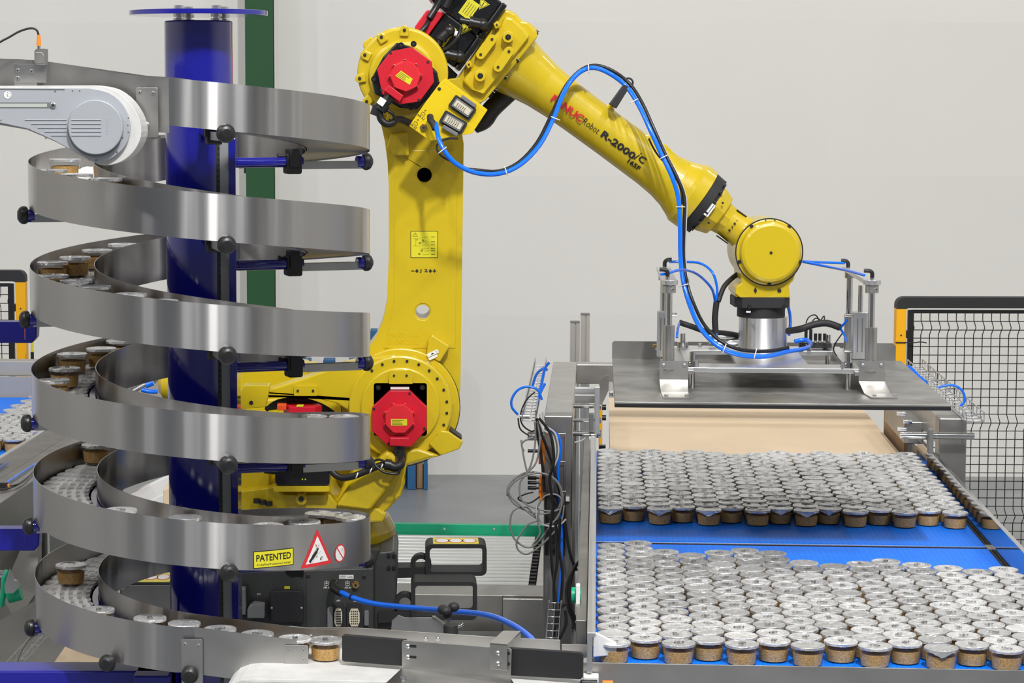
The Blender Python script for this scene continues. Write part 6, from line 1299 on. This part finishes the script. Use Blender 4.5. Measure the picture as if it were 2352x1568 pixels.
wire_tray('wire_cable_tray', 'wire cable ladder in the lower left corner', (lambda q: (CF.inverted() @ q))(P(8, 1545, 6.35)), (lambda q: (CF.inverted() @ q))(P(96, 1450, 6.55)), .028, .02, 6, (1, 0, 0), .0014)
cable('grey_cable', 'grey cable lying in the lower left cable ladder', 'cable', [[P(35, 1530, 6.33), P(50, 1490, 6.4), P(72, 1462, 6.5), P(98, 1452, 6.5)]], CABG, .004, frame=False)
# steel channel and labelled fork pocket behind the column
fx = thing('steel_channel', 'steel channel frame seen between the lowest spiral turn and the column', 'frame', P(330, 1400, 7.6))
plate('channel', [(275, 1337), (395, 1337), (395, 1430), (290, 1430), (275, 1400)], 7.62, 7.8, STEELD, fx, .006)
plate('channel_lip', [(275, 1337), (395, 1337), (395, 1346), (290, 1346), (283, 1356), (275, 1352)], 7.60, 7.62, STEEL, fx, .002)
mb = MB(); a, b = P(286, 1330, 7.55), P(395, 1336, 7.55); mb.box(a.x, b.x, 7.50, 7.66, b.z, a.z); fk = ob('fork_pocket', mb, BLACKM, rb, bevel=.003)
zt_ = a.z; a, b = P(300, 1330, 7.55), P(392, 1330, 7.55); mb = MB(); mb.box(a.x, b.x, 7.505, 7.655, zt_ + .0003, zt_ + .001)
for i in range(3):
    cx_ = a.x + (b.x - a.x) * (.2 + .3 * i)
    mb.prism([(cx_ + .022 * math.cos(t / 10 * math.pi), 7.58 + .045 * math.sin(t / 10 * math.pi)) for t in range(20)], zt_ + .001, zt_ + .0014, 1, ax='z'); mb.prism([(cx_ + .018 * math.cos(t / 10 * math.pi), 7.58 + .038 * math.sin(t / 10 * math.pi)) for t in range(20)], zt_ + .0014, zt_ + .0018, 2, ax='z')
ob('warning_label', mb, [LABY, REDL, WHITEG], fk, label='yellow warning label with three red rings')
# pale frame and cable chain glimpsed left of the column
pfm = thing('white_frame', 'white painted diagonal frame glimpsed between spiral turns left of the column', 'frame', P(340, 1150, 9.0))
plate('rail', [(285, 1140), (395, 1088), (395, 1125), (330, 1160), (285, 1160)], 9.0, 9.05, WHITEG, pfm, .004); plate('rail', [(300, 1175), (395, 1122), (395, 1190), (330, 1190)], 8.9, 8.95, WHITEG, pfm, .004)
plate('warning_edge', [(283, 1115), (330, 1098), (318, 1108), (278, 1122)], 8.95, 9.0, REDL, pfm, .002)
tag(plate('cardboard_box', [(375, 1125), (396, 1118), (396, 1640), (375, 1640)], 8.5, 8.7, CARD, None, .002), 'small tan cardboard box corner at the left edge of the blue column', 'box')
cc = thing('cable_chain', 'black and blue cables on a galvanised tray glimpsed left of the column', 'cable tray', P(335, 880, 9.6))
mb = MB()
for i in range(8): q = P(300 + i * 9, 897 - i * 4, 9.6); mb.box(q.x - .006, q.x + .006, 9.58, 9.62, q.z - .012, q.z + .012)
ob('links', mb, GREYP, cc); mb = MB(); mb.tube([P(300, 902, 9.5), P(330, 885, 9.5), P(362, 868, 9.5)], .01, 6); ob('tray_wire', mb, GALV, cc)
mb = MB(); mb.tube([P(325, 895, 9.4), P(345, 899, 9.4), P(362, 899, 9.4)], .009, 8); mb.tube([P(335, 885, 9.4), P(352, 878, 9.4)], .012, 8); ob('blue_hose', mb, BLUEB, cc)

# ================================================================ ROLLER CONVEYOR on the floor behind
RZ = .30
g0, g1, g2 = VZ(1248, 1215, RZ + .02), VZ(1234, 1340, RZ), VZ(700, 1207, RZ)
rc = thing('roller_conveyor', 'low galvanised roller conveyor with green edge strip on the floor', 'conveyor', c2w(g0.x - .5, 9.8, 0))
u1 = g0.x - .005; u0_ = g2.x - .1; v1 = VZ(1040, 1222, RZ).y; v0 = g1.y
m_ = C(); m_.box(u0_, u1 + .02, v1, v1 + .03, RZ - .08, RZ + .035); ob('green_strip', m_, GREENP, rc, bevel=.002)
for x in (905, 1021, 1135): a = V(x, 1214, v1 - .001); m_ = C(); m_.cyl(a, a + Vector((0, -.001, 0)), .005, n=10); ob('screw', m_, GALV, rc)
nr = 15
for i in range(nr):
    v = v0 + .045 + (v1 - v0 - .09) * i / (nr - 1); m_ = C(); m_.cyl((u0_, v, RZ - .036), (u1 - .03, v, RZ - .036), .0315, n=18); ob('roller', m_, mat('zinc_roller', (.72, .73, .72, 1), .36, .95) if i == 0 else bpy.data.materials['zinc_roller'], rc)
    m_ = C(); m_.box(u1 - .030, u1 - .004, v - .014, v + .014, RZ - .045, RZ - .012); ob('sprocket_guard', m_, INK, rc)
m_ = C(); m_.box(u1 - .03, u1 + .045, v0 - .03, v1, RZ - .15, RZ - .045); m_.box(u1 + .0, u1 + .045, v0 - .03, v1, RZ - .05, RZ - .012); ob('side_channel', m_, STEEL, rc, bevel=.002)
fb0 = VZ(1050, 1341, RZ).y; m_ = C(); m_.box(u0_, u1 + .05, v0 - .20, v0 - .005, RZ - .02, RZ - .005); m_.box(u0_, u1 - .12, v0 - .205, v0 - .20, RZ - .145, RZ - .005); ob('front_beam', m_, STEELD, rc, bevel=.003)
m_ = C(); m_.box(u1 - .12, u1 + .035, v0 - .23, v0 - .21, 0, RZ - .012); ob('corner_plate', m_, STEEL, rc, bevel=.003)
for i in range(6):
    v = v0 - .45 - .09 * i; m_ = C(); m_.cyl((u0_, v, RZ - .16), (u1 - .11, v, RZ - .16), .036, n=18); ob('roller', m_, bpy.data.materials['zinc_roller'], rc)
m_ = C(); m_.box(u0_, u1 - .1, v0 - 1.0, v0 - .3, .0, .06); ob('under_frame', m_, STEELD, rc)
ch = thing('chute_plate', 'folded dull steel plate behind the lane beside the fork pocket', 'plate', P(960, 1440, 7.1))
plate('plate', [(900, 1425), (915, 1412), (930, 1418), (992, 1418), (1022, 1440), (1030, 1480), (895, 1480)], 6.9, 6.905, STEEL, ch, .001); plate('folded_edge', [(992, 1416), (1000, 1416), (1034, 1442), (1030, 1470), (1022, 1446)], 6.88, 6.9, STEELD, ch, .001)
# ================================================================ FENCES
def fence(label, xp, ytop, Y, sgn, xend, split):
    f = thing('guard_fence', label, 'fence', (P(xp, ytop, Y).x, Y, 0)); k_ = Y / FPX; H_ = P(xp, ytop, Y).z; x0 = P(xp, ytop, Y).x; w_ = 23 * k_
    T = Matrix.Translation((x0, Y, 0)) @ Matrix.Rotation(D2R(-1.4), 4, 'Z') @ Matrix.Diagonal((sgn, 1, 1, 1))
    mb = MB(T); mb.box(0, w_, -.03, .03, 0, H_ - 25 * k_); ob('post', mb, AMBER, f, bevel=.003)
    arc = [(0, H_ - 27 * k_)] + [(.035 - .035 * math.cos(t * math.pi / 12), H_ - .035 + .035 * math.sin(t * math.pi / 12)) for t in range(0, 7)] + [(xend, H_), (xend, H_ - 25 * k_), (w_ + .01, H_ - 25 * k_), (w_, H_ - 27 * k_)]
    mb = MB(T); mb.prism([(a, b) for a, b in arc], -.032, .032); ob('top_rail', mb, BLACKM, f, bevel=.002)
    xi = w_ + 6 * k_; zt_ = H_ - 31 * k_; fw = 13 * k_; zb_ = .08
    mb = MB(T); mb.box(xi, xi + fw, -.012, .012, zb_, zt_); mb.box(xi + fw, xend, -.012, .012, zt_ - 7 * k_, zt_); mb.box(xi + fw, xend, -.012, .012, zb_, zb_ + .02); ob('panel_frame', mb, BLACK, f, bevel=.001)
    mb = MB(T); mb.box(w_, xi + .004, -.015, .02, H_ - 95 * k_, H_ - 78 * k_); ob('panel_clip', mb, BLACK, f, bevel=.001)
    mb = MB(T); mb.cyl((w_ * .5, -.031, H_ - 88 * k_), (w_ * .5, -.029, H_ - 88 * k_), .004, n=8); ob('bolt', mb, INK, f)
    mb = MB(T); x = xi + fw * .8; zs = []; z = zt_ - 8 * k_
    step = 20.2 * k_; r_ = .0021
    folds = [zt_ - 30 * k_, zt_ - 250 * k_, zt_ - 470 * k_]
    while x < xend:
        pts = [(x, 0, zt_)]
        for fz_ in folds: pts += [(x, 0, fz_ + 7 * k_), (x + .006, -.014, fz_ - 9 * k_), (x + .006, -.014, fz_ - 11 * k_), (x, 0, fz_ - 27 * k_)]
        pts.append((x, 0, zb_)); mb.tube([Vector(p) for p in pts], r_, 5, sm=1); x += step
    z = zt_ - 6 * k_
    while z > zb_:
        off = 0; 
        for fz_ in folds:
            if fz_ - 22 * k_ < z < fz_ + 3 * k_: off = -.014
        mb.tube([Vector((xi + fw, off, z)), Vector((xend, off, z))], r_, 5, sm=1); z -= 19.6 * k_
    ob('wire_mesh', mb, BLACK, f, kind='stuff'); return f, T, w_, H_, k_
f, T, w_, H_, k_ = fence('black mesh guard fence with amber post at the right', 2057, 681, 10.0, 1, 1.3, 0)
mb = MB(T); zc_ = H_ - 104 * k_; mb.tube([Vector(p) for p in ((-.003, -.034, zc_), (w_ + .03, -.034, zc_ - .001), (w_ + .06, -.033, zc_ + .002), (w_ + .085, -.034, zc_ - .002))], .0028, 6); ob('cable_tie', mb, BLACK, f)
fence('black mesh guard fence with amber post at the left edge', 60, 620, 11.5, -1, 1.3, 0)
yp = thing('yellow_marker_pole', 'thin yellow pole with black foot beside the left fence', 'pole', (P(74, 820, 11.2).x, 11.2, 0))
mb = MB(); a = P(74, 745, 11.2); b = P(74, 808, 11.2); mb.cyl(a, b, .006, n=10); ob('pole', mb, LABY, yp); mb = MB(); mb.cyl(b, (b.x, b.y, 0), .008, n=10); ob('foot', mb, BLACK, yp)
# aluminium posts and an amber post behind the portal
ap = thing('aluminium_profile_stand', 'pair of tall grooved aluminium profile posts behind the portal beam', 'post', (P(1332, 800, 11).x, 11, 0))
for (x0, x1, y, Y) in ((1311, 1332, 738, 11.0), (1335, 1355, 720, 11.05)):
    a, b = P(x0, y, Y), P(x1, y, Y); mb = MB(); s_ = b.x - a.x; pl = [(a.x, Y), (a.x + s_ * .4, Y), (a.x + s_ * .4, Y + .012), (a.x + s_ * .6, Y + .012), (a.x + s_ * .6, Y), (b.x, Y), (b.x, Y + s_), (a.x, Y + s_)]
    mb.prism(pl, 0, a.z - .008, 0, ax='z'); ob('profile', mb, ALU, ap); mb = MB(); mb.box(a.x, b.x, Y, Y + s_, a.z - .008, a.z); ob('end_cap', mb, GREYP, ap, bevel=.001)
am = thing('amber_fence_post', 'amber post behind the left end of the cardboard sheet', 'post', (P(1381, 1000, 11.6).x, 11.6, 0))
a = P(1377, 935, 11.6); b = P(1384, 935, 11.6); mb = MB(); mb.box(a.x, b.x, 11.6, 11.64, 0, a.z + .1); ob('post', mb, AMBER, am, bevel=.002)
# blue pallet on edge against the wall
bp_ = thing('blue_pallet', 'blue painted wooden pallet standing on edge against the wall behind the robot', 'pallet', (P(880, 1100, 13.3).x, 13.3, 0))
zt_ = P(860, 760, 13.2).z; z0_ = 0.0
for (x0, x1, mm, d0) in ((690, 715, PALB, 0), (715, 742, BEAN, .03), (742, 770, PALB, 0), (800, 830, PALB, 0), (850, 868, PALB, 0), (868, 878, BEAN, .03), (900, 925, PALB, 0), (935, 956, PALB, 0), (956, 972, BEAN, .03), (972, 983, PALB, 0)):
    a, b = P(x0, 900, 13.25), P(x1, 900, 13.25); mb = MB(); zz = zt_ if x0 > 840 else P(0, 828, 13.2).z; mb.box(a.x + .002, b.x - .002, 13.22 + d0, 13.36 - d0, z0_ + .002, zz - d0); ob('board', mb, mm, bp_, bevel=.002)
mb = MB(); a, b = P(690, 900, 13.3), P(983, 900, 13.3); mb.box(a.x, b.x, 13.36, 13.40, 0, .12); mb.box(a.x, b.x, 13.36, 13.40, .3, .42); ob('cross_board', mb, PALB, bp_)
